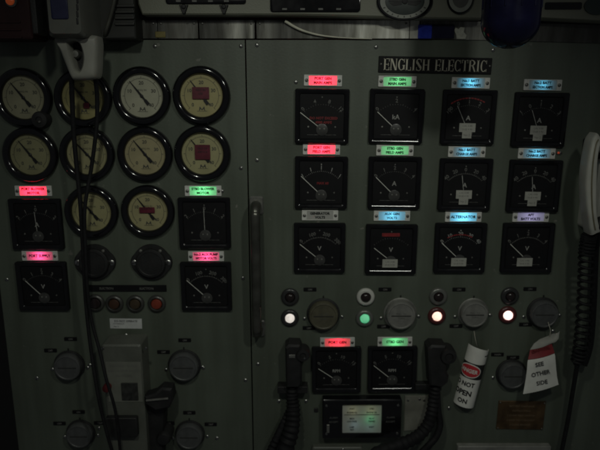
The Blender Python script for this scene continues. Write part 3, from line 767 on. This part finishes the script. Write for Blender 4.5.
# ------------------------------------------------------------------ tags
# rolled tag on a string
t = thing('rolled_tag', PB(475,382,.03), 'rolled white danger tag with red oval hanging on a string', 'tag')
top = loc(483,353,.03,t); bot = loc(467.5,411,.03,t)
axis = (top-bot); axis.y = 0; Lr = axis.length; ax = axis.normalized(); side = Vector((ax.z,0,-ax.x))
if side.x < 0: side = -side
mid = (top+bot)/2; mid.y = 0
RAD = M(10.4,475,382,.03)
def wrap(rad_off=0.0):
    def f(X, Z, O):
        a = X/RAD; rr = RAD+rad_off+O
        return mid+side*(rr*math.sin(a))+Vector((0,-1,0))*(rr*math.cos(a))+ax*Z
    return f
W = wrap()
def sheet(a0, a1, z0, z1, o0, o1, na=28, nz=6, edge=None, wf=None):
    wf = wf or W
    b = MB(); g = [[[b.bm.verts.new(wf(RAD*R(a0+(a1-a0)*i/na), (z0+(z1-z0)*j/nz)+(edge(i/na,j/nz) if edge else 0), o)) for j in range(nz+1)] for i in range(na+1)] for o in (o0,o1)]
    for k in (0,1):
        for i in range(na):
            for j in range(nz): b.bm.faces.new((g[k][i][j],g[k][i+1][j],g[k][i+1][j+1],g[k][i][j+1]))
    for i in range(na):
        for j in (0,nz): b.bm.faces.new((g[0][i][j],g[0][i+1][j],g[1][i+1][j],g[1][i][j]))
    for j in range(nz):
        for i in (0,na): b.bm.faces.new((g[0][i][j],g[0][i][j+1],g[1][i][j+1],g[1][i][j]))
    return b
sheet(-150,165,-Lr/2,Lr/2,0,.0004,40,8,lambda u,v:.0035*math.sin(u*5)*(1 if v>.9 else .3 if v<.1 else 0)).build('paper_roll', PAPER, t)
sheet(-140,160,Lr*.0,Lr*.26,.0006,.0008,40,3).build('black_band', mat('band_ink',(.015,.015,.015),.6), t)
def oval(cx, cz, rx, rz, o0, o1, n=36):
    b = MB(); rows = []
    for o in (o0,o1):
        c0 = b.bm.verts.new(W(cx,cz,o)); ring = [[b.bm.verts.new(W(cx+rx*s*math.cos(2*math.pi*k/n), cz+rz*s*math.sin(2*math.pi*k/n), o)) for k in range(n)] for s in (.33,.66,1)]
        for k in range(n):
            b.bm.faces.new((c0, ring[0][k], ring[0][(k+1)%n]))
            for a_, b_ in ((0,1),(1,2)): b.bm.faces.new((ring[a_][k], ring[b_][k], ring[b_][(k+1)%n], ring[a_][(k+1)%n]))
        rows.append(ring[2])
    for k in range(n): b.bm.faces.new((rows[0][k],rows[0][(k+1)%n],rows[1][(k+1)%n],rows[1][k]))
    return b
tilt = 0
oval(-.0115,Lr*.13,.0215,Lr*.115,.0009,.0011).build('oval_border', PAPER, t)
oval(-.0115,Lr*.13,.0198,Lr*.097,.0012,.0014).build('red_oval', REDP, t)
MB().text('DANGER',.0110,-.0150,Lr*.13,.0015,.0002,0,.0003,.85,W).build('danger_lettering', PAPER, t, smooth=False)
b = MB()
b.text('DO NOT',.0125,-.018,-Lr*.10,.0006,.0002,0,.0005,.9,W); b.text('OPEN',.0145,-.015,-Lr*.25,.0006,.0002,0,.0006,.95,W); b.text('ON',.0125,-.011,-Lr*.39,.0006,.0002,0,.0005,.95,W)
b.build('lettering', INK, t, smooth=False)
sheet(30,75,Lr*.40,Lr*.415,.0006,.0009,8,1).build('slit_edge', INK, t)
s0 = loc(474,331,.012,t); s1 = loc(476,342,.022,t)
MB().tube([s0, s1, mid+ax*(Lr*.47)+Vector((0,-.004,0))], .0007, 6, 6).build('string', mat('string',(.35,.34,.28),.8), t)

# bent tag reading SEE OTHER SIDE
t = thing('paper_tag', PB(540,365,.03), 'bent white paper tag with red band reading SEE OTHER SIDE', 'tag')
Lp = [(523,394,.042),(524.5,386,.041),(526,377,.040),(527,369,.040),(527.5,362,.040),(528,360,.038)]
Rp = [(558.5,384.5,.036),(557,377,.036),(556,368,.036),(555.5,361,.036),(555,355.5,.036),(554.5,353.5,.035)]
def strip(Lp, Rp, th, name, m, par, nx=10, bulge=.004):
    b = MB(); G = []
    for o in (0, th):
        rows = []
        for l, r in zip(Lp, Rp):
            a = loc(*l, t); c_ = loc(*r, t)
            rows.append([b.bm.verts.new(a.lerp(c_, i/nx)+Vector((0,-o-bulge*math.sin(math.pi*i/nx),0))) for i in range(nx+1)])
        G.append(rows)
        for j in range(len(rows)-1):
            for i in range(nx): b.bm.faces.new((rows[j][i],rows[j][i+1],rows[j+1][i+1],rows[j+1][i]))
    n = len(Lp)
    for j in range(n-1):
        for i in (0,nx): b.bm.faces.new((G[0][j][i],G[0][j+1][i],G[1][j+1][i],G[1][j][i]))
    for i in range(nx):
        for j in (0,n-1): b.bm.faces.new((G[0][j][i],G[0][j][i+1],G[1][j][i+1],G[1][j][i]))
    return b.build(name, m, par)
strip(Lp, Rp, .0004, 'lower_flap', PAPER, t)
strip([(528,359.5,.0385),(529,355,.034),(530,350,.032)], [(554.5,353,.036),(553,348,.034),(551.5,343.5,.033)], .0006, 'red_band', mat('faded_red',(.20,.02,.024),.65,var=.2,scale=60), t)
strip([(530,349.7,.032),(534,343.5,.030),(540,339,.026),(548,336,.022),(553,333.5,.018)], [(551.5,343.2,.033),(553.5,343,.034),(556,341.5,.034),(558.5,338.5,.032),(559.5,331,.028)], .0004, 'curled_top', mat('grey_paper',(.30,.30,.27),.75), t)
b = MB(); rot = R(14)
for s, x, y in (('SEE',539.5,364.2),('OTHER',540.8,373.2),('SIDE',542,382.5)):
    a = loc(x,y,.044,t); b.text(s, .0118, a.x, a.z, .0440, .0003, rot, .00022, .92)
b.build('lettering', mat('grey_ink',(.06,.06,.06),.6), t, smooth=False)
a = loc(541.3,349.5,.038,t); MB().text('DANGER',.0085,a.x,a.z,.0382,.0003,R(15),.0003).build('band_lettering', mat('dark_red_ink',(.16,.02,.02),.6), t, smooth=False)
a = loc(548,322,.02,t); c_ = loc(549,338,.026,t)
MB().tube([a,(a+c_)/2+Vector((.002,-.004,0)),c_], .0007, 6, 6).build('string', MATS['string'], t)

# brown plate
t = thing('brass_plate', PB(521,415.5,.002), 'tarnished brown metal plate low on the right board', 'plate', None, R(1))
w_, h_ = M(23.5,521,415), M(15.5,521,415)
MB().rbox(0,0,w_,h_,0,.002,.001,.0006).build('metal_sheet', BRASS, t)
b = MB()
for i, s in enumerate(('BATTERY CHARGING','INSTRUCTIONS','1 CLOSE FIELD SWITCH','2 RAISE VOLTS SLOWLY','3 CLOSE BREAKER')): b.text(s, .0052, 0, h_*.66-i*h_*.33, .002, .0002)
b.build('lettering', mat('brown_ink',(.17,.12,.07),.6), t, smooth=False)
for x in (-1,1):
    for z in (-1,1): screw(t, x*(w_-.003), z*(h_-.003), .0014, .002, DULL)

# sill at the bottom edge
t = thing('metal_ledge', PB(503,450), 'pale metal ledge cut by the bottom picture edge', 'ledge')
A = loc(458,446.5,.012,t); B = loc(549,470,.012,t)
MB().rbox((A.x+B.x)/2,(A.z+B.z)/2,(B.x-A.x)/2,(A.z-B.z)/2,0,.012,.002,.001).build('ledge_plate', mat('ledge',(.2,.2,.18),.45,var=.25,scale=40), t)
t = thing('junction_box', PB(333,455), 'dark conduit box at the bottom edge under the alarm unit', 'conduit box')
A = loc(312,447.5,.012,t); B = loc(362,475,.012,t)
MB().rbox((A.x+B.x)/2,(A.z+B.z)/2,(B.x-A.x)/2,(A.z-B.z)/2,0,.012,.004,.002).build('box_case', GREYB, t)
a = loc(343,449.3,.012,t); screw(t, a.x, a.z, .003, .012)

# ------------------------------------------------------------------ telephone on the right
t = thing('telephone', PB(612,190), 'pale wall telephone cut by the right picture edge', 'telephone')
A = loc(598,160,.05,t); B = loc(650,232,.05,t)
MB().loft([(rrect((B.x-A.x)/2,(A.z-B.z)/2,.006,4,(A.x+B.x)/2,(A.z+B.z)/2),0),(rrect((B.x-A.x)/2,(A.z-B.z)/2,.006,4,(A.x+B.x)/2,(A.z+B.z)/2),.055),(rrect((B.x-A.x)/2-.004,(A.z-B.z)/2-.004,.005,4,(A.x+B.x)/2,(A.z+B.z)/2),.06)]).build('casing', PHONE, t)
A = loc(594,140,.04,t); B = loc(612,158,.04,t)
MB().rbox((A.x+B.x)/2,(A.z+B.z)/2,(B.x-A.x)/2,(A.z-B.z)/2,0,.035,.003,.001).build('hook', BLACKM, t)
t = thing('telephone_handset', PB(587,184), 'pale curved telephone handset hanging at the right edge', 'handset')
cl = [(595.5,137,.075),(592,143,.085),(589,160,.09),(587.5,182,.092),(588,205,.09),(590,222,.085),(592,231,.078)]
cl = [loc(*c_, t) for c_ in cl]
b = MB(); rows = []; sm = []
for i in range(len(cl)-1):
    p0 = cl[max(i-1,0)]; p1 = cl[i]; p2 = cl[i+1]; p3 = cl[min(i+2,len(cl)-1)]
    for k in range(6):
        u = k/6; sm.append(.5*((2*p1)+(-p0+p2)*u+(2*p0-5*p1+4*p2-p3)*u*u+(-p0+3*p1-3*p2+p3)*u**3))
sm.append(cl[-1])
for i, p_ in enumerate(sm):
    u = i/(len(sm)-1); w = .0078+.0016*math.cos(u*2*math.pi)**2; dd = .016
    tdir = (sm[min(i+1,len(sm)-1)]-sm[max(i-1,0)]).normalized(); sd = Vector((tdir.z,0,-tdir.x)).normalized(); 
    if sd.x < 0: sd = -sd
    rows.append([p_+sd*x*w/.01+Vector((0,-1,0))*z*dd/.01 for x, z in rrect(.01,.01,.004,3)])
b.loft3(rows); b.build('grip', PHONE, t)
a = loc(589.5,184,.10,t)
pts = [c_+Vector((-.001,-.0168,0)) for c_ in sm[3:-3]]
MB().tube(pts, .0012, 6, 0).build('ridge', mat('ridge_yellow',(.17,.155,.1),.5), t)
for (px,py,nm) in ((600,145,'earpiece'),(599,224,'mouthpiece')):
    a = loc(px,py,.085,t); bb = loc(px-7,py,.085,t)
    d = Vector((1,0,0)); rows = []
    for x, r in ((0,.013),(.010,.017),(.020,.018),(.024,.016)):
        rows.append([Vector((bb.x+.006+x, -.085+r*math.cos(2*math.pi*k/20), bb.z+r*.8*math.sin(2*math.pi*k/20))) for k in range(20)])
    MB().loft3(rows).build(nm, PHONE if nm == 'earpiece' else BLACKM, t)
t = thing('coiled_cable', PB(580,300), 'black coiled telephone cable hanging beside the right board', 'cable')
path = [loc(x,y,o,t) for x,y,o in ((590,231,.07),(588,240,.07),(586,255,.065),(585,285,.06),(583,320,.055),(580,350,.05),(577,366,.045))]
full = []
for i in range(len(path)-1):
    for k in range(40): full.append(path[i].lerp(path[i+1], k/40))
hel = []
for i, c_ in enumerate(full):
    u = i/len(full); a = u*2*math.pi*27; rr = .0112*min(1, u*12+.15, (1-u)*14+.15)
    hel.append(c_+Vector((rr*math.cos(a), rr*math.sin(a), 0)))
tail = [loc(x,y,o,t) for x,y,o in ((576,372,.04),(573,390,.035),(568,420,.03),(562,450,.03),(558,475,.03))]
MB().tube(hel, .0026, 6, 1).build('coil', RUBBER, t)
MB().tube([full[-1]]+tail, .0042, 8, 6).build('straight_tail', RUBBER, t)
t = thing('hanging_cable', PB(592,250), 'straight dark cable behind the coiled telephone cable', 'cable')
MB().tube([loc(x,y,o,t) for x,y,o in ((597,228,.03),(595,260,.02),(593,310,.018),(590,345,.02),(584,365,.02))], .006, 10, 6).build('sheath', RUBBER, t)

# ------------------------------------------------------------------ intercom top left with handset and cords
t = thing('intercom_unit', PB(61,10), 'pale intercom box with a dark blue window at the top left', 'intercom')
A = loc(40,-40,.13,t); B = loc(85,37,.13,t)
ihw, ihh, icx, icz = (B.x-A.x)/2, (A.z-B.z)/2, (A.x+B.x)/2, (A.z+B.z)/2
MB().loft([(rrect(ihw,ihh,.008,5,icx,icz),.0),(rrect(ihw,ihh,.008,5,icx,icz),.122),(rrect(ihw-.005,ihh-.005,.007,5,icx,icz),.13)]).build('casing', CREAMP, t)
A = loc(48,-20,.132,t); B = loc(68.5,19,.132,t)
MB().rbox((A.x+B.x)/2,(A.z+B.z)/2,(B.x-A.x)/2,(A.z-B.z)/2,.1295,.132,.003,.0008).build('window', BLUESCR, t)
A = loc(76.5,-20,.132,t)
for k in range(6):
    c_ = loc(77,-14+k*7,.132,t); MB().rbox(c_.x,c_.z,.0015,.0045,.1295,.1312,.0008,.0003).build('louvre_slot', INK, t)
A = loc(41,-20,.10,t); B = loc(45.5,36,.10,t)
MB().rbox(A.x-.001,(A.z+B.z)/2,.004,(A.z-B.z)/2,.10,.136,.002,.001).build('side_rail', BLACKM, t)
t = thing('intercom_handset', PB(77,58), 'pale hook shaped handset with dark hollow hanging under the intercom', 'handset')
q = lambda px,py,o=.10: (loc(px,py,o,t).x, loc(px,py,o,t).z)
outer = [q(56,36),q(60,50),q(66,66),q(71.5,78),q(76,80),q(93,79),q(97,74),q(98,58),q(98,40),q(92,35)]
inner = [q(69,43),q(71,52),q(73.5,62),q(76,69),q(78.5,71),q(81,70),q(83,64),q(83,54),q(80.5,45),q(75,41)]
def shrink(l, d):
    c_ = Vector((sum(p[0] for p in l)/len(l), sum(p[1] for p in l)/len(l))); r_ = []
    for p in l:
        v_ = Vector(p)-c_; r_.append(tuple(c_+v_*(1-d/max(v_.length,1e-6))))
    return r_
def dense(l, n=4):
    r_ = []; N_ = len(l)
    for i in range(N_):
        p0,p1,p2,p3 = (Vector(l[(i+k-1)%N_]) for k in range(4))
        for k in range(n):
            u = k/n; v_ = .5*((2*p1)+(-p0+p2)*u+(2*p0-5*p1+4*p2-p3)*u*u+(-p0+3*p1-3*p2+p3)*u**3); r_.append((v_.x,v_.y))
    return r_
od, idn = dense(outer), dense(inner)
MB().loft([(od,.075),(od,.098),(shrink(od,.003),.104),(shrink(od,.007),.106),(shrink(idn,-.004),.106),(shrink(idn,-.001),.103),(idn,.098),(idn,.075)],False,False).build('shell', HOOKP, t)
MB().loft([(dense([q(58,38),q(62,52),q(70,72),q(80,78),q(94,76),q(96,58),q(96,42),q(75,38)]),.073),(dense([q(58,38),q(62,52),q(70,72),q(80,78),q(94,76),q(96,58),q(96,42),q(75,38)]),.082)]).build('inner_plate', BLACKM, t)
a = loc(76,54,.09,t); MB().lathe([(.007,.08),(.007,.090),(.005,.094),(.0015,.0945)],18,a.x,a.z).build('press_switch', DULL, t)
def cord(label, pts, r):
    t = thing('hanging_cord_line', PB(*pts[0][:2]), label, 'cord')
    MB().tube([loc(x,y,o,t) for x,y,o in pts], r, 10, 8).build('sheath', RUBBER, t)
    return t
cord('dark cord dropping from the handset over the gauges to the bottom edge', [(71.5,76,.088),(72,95,.07),(73.5,130,.055),(76.5,165,.05),(80,200,.048),(82.5,240,.045),(84.5,280,.045),(86.5,310,.045),(91,350,.055),(98,395,.07),(106,430,.075),(114,458,.075),(120,490,.075)], lambda u: .0042-.0014*u)
cord('dark cord curving from the right of the handset to join the other', [(95,76,.088),(97,95,.07),(97,120,.06),(94.5,145,.055),(91,170,.05),(87,192,.052),(84.5,215,.053),(85.5,250,.05),(87.5,290,.05),(92,322,.05),(100,352,.065),(106,378,.08),(114,405,.085),(118,430,.08),(122,470,.08)], lambda u: .0036-.0010*u)

# small black plug beside first gauge
t = thing('round_plug', PB(39,120,.02), 'small black round plug at the lower right of the first gauge', 'plug')
MB().lathe([(.015,0),(.015,.016),(.013,.020),(.006,.021),(.005,.019)],28).build('body', BLACKM, t)
MB().lathe([(.0022,.0195),(.0016,.0225)],10,.001,-.003).build('contact_pin', DULL, t)

# ------------------------------------------------------------------ top: dark red box, orange light, dark cabinet, cables
t = thing('red_cabinet', PB(8,10), 'dark red cabinet at the top left corner', 'cabinet')
A = loc(-30,-40,.06,t); B = loc(33,39,.06,t)
MB().rbox((A.x+B.x)/2,(A.z+B.z)/2,(B.x-A.x)/2,(A.z-B.z)/2,0,.06,.004,.002).build('case', DARKRED, t)
A = loc(2,22,.06,t); 
for k in range(3): MB().rbox(A.x, A.z+.0-.012*k, .03, .0015, .0595, .062, .0006, .0004).build('ridge', DARKRED, t)
t = thing('orange_lamp', PB(11,1,.062), 'small orange lit lamp in the top left corner', 'lamp')
t.location.y = -.06
MB().lathe([(.0095,0),(.0095,.003),(.0075,.005)],24).build('collar', DULL, t)
MB().lathe([(.0072,.004),(.0066,.007),(.003,.009),(.001,.0093)],20).build('lens', emit('orange_glow',(.7,.12,.03),.10), t)
t = thing('dark_cabinet', PB(112,12), 'dark cabinet between the intercom and the beige overhead unit', 'cabinet')
A = loc(87,-40,.05,t); B = loc(136,39,.05,t)
MB().rbox((A.x+B.x)/2,(A.z+B.z)/2,(B.x-A.x)/2,(A.z-B.z)/2,0,.05,.003,.002).build('case', mat('cab_dark',(.016,.017,.014),.5,var=.2,scale=30), t)
for k in range(4):
    a = loc(125,6+k*6,.05,t); MB().rbox(a.x,a.z,.016,.0022,.0495,.054,.001,.0006).build('rib', mat('cab_rib',(.022,.022,.019),.5), t)
t = thing('curved_pipe', PB(108,20), 'thin grey pipe curving down beside the intercom', 'pipe')
MB().tube([loc(x,y,o,t) for x,y,o in ((116,-12,.065),(114,2,.065),(110,18,.062),(105.5,32,.058),(104,41,.03))], .003, 10, 6).build('pipe_run', mat('pipe_grey',(.06,.06,.05),.4), t)

# ------------------------------------------------------------------ polished trim strip along the top of the boards
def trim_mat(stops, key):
    """steel with bright reflections painted into its colour along the strip (stops: metres along x, paleness)"""
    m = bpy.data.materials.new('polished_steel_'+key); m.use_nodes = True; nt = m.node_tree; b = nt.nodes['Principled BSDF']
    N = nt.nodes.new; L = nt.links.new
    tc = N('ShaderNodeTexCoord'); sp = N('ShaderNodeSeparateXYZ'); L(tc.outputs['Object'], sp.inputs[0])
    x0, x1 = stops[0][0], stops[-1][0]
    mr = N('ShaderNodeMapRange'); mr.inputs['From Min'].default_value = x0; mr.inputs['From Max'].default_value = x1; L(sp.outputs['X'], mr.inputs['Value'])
    # ragged edge between painted reflections and darker steel
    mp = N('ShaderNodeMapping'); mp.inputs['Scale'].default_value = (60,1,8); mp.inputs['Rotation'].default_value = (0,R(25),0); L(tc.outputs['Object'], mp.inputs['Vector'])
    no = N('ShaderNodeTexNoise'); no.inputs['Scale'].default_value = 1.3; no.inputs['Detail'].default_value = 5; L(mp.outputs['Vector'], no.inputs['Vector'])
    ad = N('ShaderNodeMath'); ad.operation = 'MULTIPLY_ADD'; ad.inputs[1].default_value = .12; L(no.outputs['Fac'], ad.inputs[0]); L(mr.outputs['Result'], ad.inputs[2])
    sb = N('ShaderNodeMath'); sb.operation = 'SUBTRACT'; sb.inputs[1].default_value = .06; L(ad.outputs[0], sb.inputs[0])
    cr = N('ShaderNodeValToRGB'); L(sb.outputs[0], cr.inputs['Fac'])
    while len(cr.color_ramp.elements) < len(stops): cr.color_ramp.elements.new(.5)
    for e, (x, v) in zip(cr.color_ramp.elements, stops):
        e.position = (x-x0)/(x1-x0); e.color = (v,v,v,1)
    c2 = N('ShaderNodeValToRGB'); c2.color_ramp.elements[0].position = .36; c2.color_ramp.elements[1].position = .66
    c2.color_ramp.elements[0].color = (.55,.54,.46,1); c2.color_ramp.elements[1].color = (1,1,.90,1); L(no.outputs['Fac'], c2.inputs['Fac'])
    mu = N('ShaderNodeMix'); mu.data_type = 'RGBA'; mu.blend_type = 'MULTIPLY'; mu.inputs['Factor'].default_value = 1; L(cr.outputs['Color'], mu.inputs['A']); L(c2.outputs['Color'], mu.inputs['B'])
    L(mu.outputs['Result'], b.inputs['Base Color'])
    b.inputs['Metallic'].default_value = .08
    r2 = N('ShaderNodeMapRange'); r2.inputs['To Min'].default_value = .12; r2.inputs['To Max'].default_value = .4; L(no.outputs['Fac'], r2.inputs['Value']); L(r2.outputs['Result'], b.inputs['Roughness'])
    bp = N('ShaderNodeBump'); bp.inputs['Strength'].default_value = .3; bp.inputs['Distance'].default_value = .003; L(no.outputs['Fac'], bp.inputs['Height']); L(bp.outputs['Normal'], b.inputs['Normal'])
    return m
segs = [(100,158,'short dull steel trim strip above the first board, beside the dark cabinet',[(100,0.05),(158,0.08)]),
 (158.6,198.5,'steel trim strip with a painted yellow glint above the whitest gauge',[(158,0.10),(178,0.26),(198,0.16)]),
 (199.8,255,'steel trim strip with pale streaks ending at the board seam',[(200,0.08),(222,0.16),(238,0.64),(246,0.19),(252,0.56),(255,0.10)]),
 (256.6,408.6,'long polished steel trim strip crossed by a thin white reflection streak',[(256,0.13),(266,0.35),(280,0.10),(300,0.16),(345,0.32),(365,0.77),(408,0.85)]),
 (409.2,418.5,'very short pale steel trim strip left of the blue reflection block',[(409,0.85),(418,0.85)]),
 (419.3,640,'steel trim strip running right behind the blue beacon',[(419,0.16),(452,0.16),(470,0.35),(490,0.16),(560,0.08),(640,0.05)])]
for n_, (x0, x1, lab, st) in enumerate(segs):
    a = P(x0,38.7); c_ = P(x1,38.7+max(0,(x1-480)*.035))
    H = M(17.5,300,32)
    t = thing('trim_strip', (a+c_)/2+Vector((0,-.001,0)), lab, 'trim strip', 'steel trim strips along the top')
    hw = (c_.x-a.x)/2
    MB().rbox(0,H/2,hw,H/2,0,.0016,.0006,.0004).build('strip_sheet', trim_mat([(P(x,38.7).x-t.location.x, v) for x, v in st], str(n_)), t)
    t.rotation_euler = (R(1.5), math.atan2(a.z-c_.z, c_.x-a.x), 0)
    for sx in (-1,1):
        if hw > .02: screw(t, sx*(hw-.006), H*.82, .0018, .0016, DULL)
t = thing('blue_reflection', PB(436,32,.002), 'blue and navy block added as the beacon reflection on the trim strip', 'reflection block')  # added blocks standing for the beacon mirrored in the steel
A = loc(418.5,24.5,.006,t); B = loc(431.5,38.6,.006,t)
MB().rbox((A.x+B.x)/2,(A.z+B.z)/2,(B.x-A.x)/2,(A.z-B.z)/2,.0008,.0075,.002,.001).build('blue_end', mat('blue_reflect_paint',(.03,.05,.42),.25,var=.3,scale=60), t)
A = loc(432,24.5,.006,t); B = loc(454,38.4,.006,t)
MB().rbox((A.x+B.x)/2,(A.z+B.z)/2,(B.x-A.x)/2,(A.z-B.z)/2,.0008,.0065,.002,.001).build('navy_end', mat('navy_reflect_paint',(.008,.008,.03),.3), t)
t = thing('pale_reflection', PB(461,33,.002), 'pale ragged patch added as a reflection beside the blue one', 'reflection patch')  # added patch standing for a pale reflection in the steel
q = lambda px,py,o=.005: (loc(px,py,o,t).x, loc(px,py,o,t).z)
MB().prism([q(454.5,30),q(456,27.5),q(459,29),q(461,26.8),q(465,27.5),q(464,32),q(467,35),q(466,39),q(457,39),q(456.5,35)][::-1], .0015, .004, .0005).build('patch_sheet', mat('pale_reflect_paint',(.55,.55,.47),.7,var=.2,scale=200), t)
t = thing('yellow_tab', PB(163,33.5,.002), 'small yellowish tab on the trim strip above the gauges', 'tab')
A = loc(155,31.5,.004,t); B = loc(165.5,37.5,.004,t)
MB().rbox((A.x+B.x)/2,(A.z+B.z)/2,(B.x-A.x)/2,(A.z-B.z)/2,.001,.004,.001,.0006).build('tab_sheet', mat('tab_yellow',(.16,.13,.03),.4), t)
t = thing('white_reflection', PB(320,33), 'thin white curve added as a reflection streak across the steel strip', 'cable')  # added tube bent along a bright reflection curve in the steel
MB().tube([loc(x,y,o,t) for x,y,o in ((285,21,.010),(294,26.5,.009),(304,31,.009),(318,34.8,.008),(334,37,.007),(352,38.2,.006),(372,38.9,.005))], lambda u: .0027-.0022*u, 10, 8).build('sheath', STREAKW, t)

# ------------------------------------------------------------------ overhead cabinet
t = thing('overhead_cabinet', PB(310,5), 'beige overhead cabinet with black windows along the top edge', 'cabinet')
q = lambda px,py,o=.035: (loc(px,py,o,t).x, loc(px,py,o,t).z)
MB().prism([q(132,-40),q(138,4),q(142,14.5),q(300,15),q(420,18.5),q(484,18.5),q(484,-40)], 0, .035, .0025).build('case', BEIGE, t)
for (x0,y0,x1,y1,lab) in ((165,-20,246,4,'slot'),(270,-20,360,12,'deep')):
    A = loc(x0,y0,.035,t); B = loc(x1,y1,.035,t)
    w = MB().rbox((A.x+B.x)/2,(A.z+B.z)/2,(B.x-A.x)/2,(A.z-B.z)/2,.0345,.039,.004,.001).build('dark_window', BLACK, t)
    for k in range(4):
        xx = A.x+(B.x-A.x)*(k+.8)/5; MB().rbox(xx,B.z+.004,.004,.0015,.0388,.0398,.0004,.0002).build('legend', DIM, w)
for px in (184,224):
    a = loc(px,9,.035,t); MB().prism([(a.x-.0075,a.z+.006),(a.x+.0075,a.z+.006),(a.x+.002,a.z-.008),(a.x-.002,a.z-.008)][::-1], .0345, .039, .001).build('catch', BLACKM, t)
    MB().lathe([(.004,.0385),(.003,.0415),(.001,.042)],14,a.x,a.z+.003).build('catch_stud', BLACKM, t)
def oval_badge(px, py, rx, rz, label, kind):
    t = thing('oval_badge', PB(px,py,.041), label, 'badge'); t.location.y = -.0355
    def el(s, o): return ([(x*rx*s, z*rz*s) for x, z in circ(1,56)], o)
    MB().loft([el(1,0), el(1,.003), el(.96,.0045), el(.90,.0045), el(.87,.003)]).build('black_rim', BLACK, t)
    f = MB().loft([el(.885,.0028), el(.885,.0036)]).build('badge_face', mat('badge_grey',(.24,.25,.215),.5), t)
    if kind == 'big':
        MB().loft([el(.70,.0036), el(.70,.0044), el(.68,.0047)]).build('centre_field', mat('badge_green',(.04,.05,.045),.5), f)
        b = MB(); b.bar(-rx*.58, 0, rx*.58, 0, .0028, .0046, .0056); b.lathe([(.0052,.0046),(.0045,.0060),(.002,.0064)],18)
        b.loft([([(rx*.12,-.001),(rx*.55,-.003),(rx*.40,-.0075),(rx*.10,-.0055)],o) for o in (.0046,.0054)]); b.loft([([(-rx*.12,-.001),(-rx*.55,-.003),(-rx*.40,-.0075),(-rx*.10,-.0055)],o) for o in (.0046,.0054)])
        b.build('wing_emblem', INK, f, smooth=False)
        b = MB()
        for k in range(9):
            a = R(205+130*k/8); b.bar(rx*.76*math.cos(a), rz*.76*math.sin(a), rx*.84*math.cos(a), rz*.84*math.sin(a), .0016, .0036, .0042)
        b.build('rim_lettering', mat('badge_ink',(.06,.06,.055),.6), f, smooth=False)
    else:
        MB().loft([el(.60,.0036), el(.60,.0042)]).build('centre_field', mat('badge_dark',(.09,.09,.08),.5), f)
k_ = M(1,404,5,.041)
oval_badge(405,1,28*k_,18.5*k_,'large oval badge with dark wing emblem on the beige cabinet','big')
oval_badge(461,-2,13.5*k_,15*k_,'small oval badge on the beige cabinet left of the beacon','small')
t = thing('overhead_box', PB(580,5), 'beige overhead box right of the blue beacon', 'overhead box')
q = lambda px,py,o=.035: (loc(px,py,o,t).x, loc(px,py,o,t).z)
MB().prism([q(536,-40),q(536,18),q(640,23),q(640,-40)], 0, .035, .0025).build('case', BEIGE, t)
A = loc(545,2.5,.035,t); B = loc(581,9.5,.035,t); MB().rbox((A.x+B.x)/2,(A.z+B.z)/2,(B.x-A.x)/2,(A.z-B.z)/2,.0345,.038,.002,.001).build('dark_slot', BLACK, t)
a = loc(597,6,.035,t); MB().loft([([(a.x+x*.022,a.z+z*.014) for x,z in circ(1,40)],o) for o in (.0345,.038)]).build('oval_disc', mat('disc_green',(.03,.045,.04),.4), t)

# blue beacon
t = thing('blue_beacon', P(512,0,.25), 'dark navy blue beacon lens hanging at the top right', 'beacon')
r = M(28.5,512,20,.25)
zb = P(512,49,.25).z-t.location.z
def vlathe(prof, n=48):
    return MB().loft3([[Vector((rr*math.cos(2*math.pi*k/n), rr*math.sin(2*math.pi*k/n), z)) for k in range(n)] for rr, z in prof])
prof = [(r*math.sin(R(a)), zb+.034*(1-math.cos(R(a)))) for a in (3,12,22,32,42,52,62,72,81,90)]+[(r,zb+.08),(r,zb+.12)]
vlathe(prof).build('lens_dome', NAVY, t)
vlathe([(r*1.12,zb+.1205),(r*1.12,zb+.15),(r*.9,zb+.158),(r*.3,zb+.16)]).build('base_ring', BLACKM, t)
for k in range(12):
    a = 2*math.pi*k/12
    MB().tube([Vector((r*1.0*math.cos(a), r*1.0*math.sin(a), zb+.05)),Vector((r*1.005*math.cos(a), r*1.005*math.sin(a), zb+.119))], .0012, 6, 0).build('lens_rib', NAVY, t)
vlathe([(r*.2,zb+.1605),(r*.2,zb+.42)],16).build('drop_pipe', BLACKM, t)

# ------------------------------------------------------------------ light
w = bpy.data.worlds.new('World'); scene.world = w; w.use_nodes = True
bg = w.node_tree.nodes['Background']; bg.inputs['Color'].default_value = (.9,.95,1,1); bg.inputs['Strength'].default_value = .032
def lamp(name, px, py, out, size, power, col, aim=(300,200)):
    ld = bpy.data.lights.new(name, 'SPOT'); ld.shadow_soft_size = size; ld.energy = power; ld.color = col; ld.spot_size = R(84); ld.spot_blend = 1.0
    o = bpy.data.objects.new(name, ld); COL.objects.link(o)
    k = 1/562.0
    o.location = ((px-300)*k, -out, P(300,94).z+(94-py)*k)
    o.rotation_euler = (P(*aim)-o.location).to_track_quat('-Z','Y').to_euler()
lamp('ceiling_lamp', 206, -146, .88, .030, 6.5, (.97,1,.88), (268,360))
lamp('ceiling_lamp', 500, -112, .88, .030, 5.9, (.97,1,.90), (292,370))

scene.view_settings.view_transform = 'Standard'; scene.view_settings.look = 'None'
scene.view_settings.exposure = 0; scene.view_settings.gamma = 1
for m in list(TXT.values()): bpy.data.meshes.remove(m)
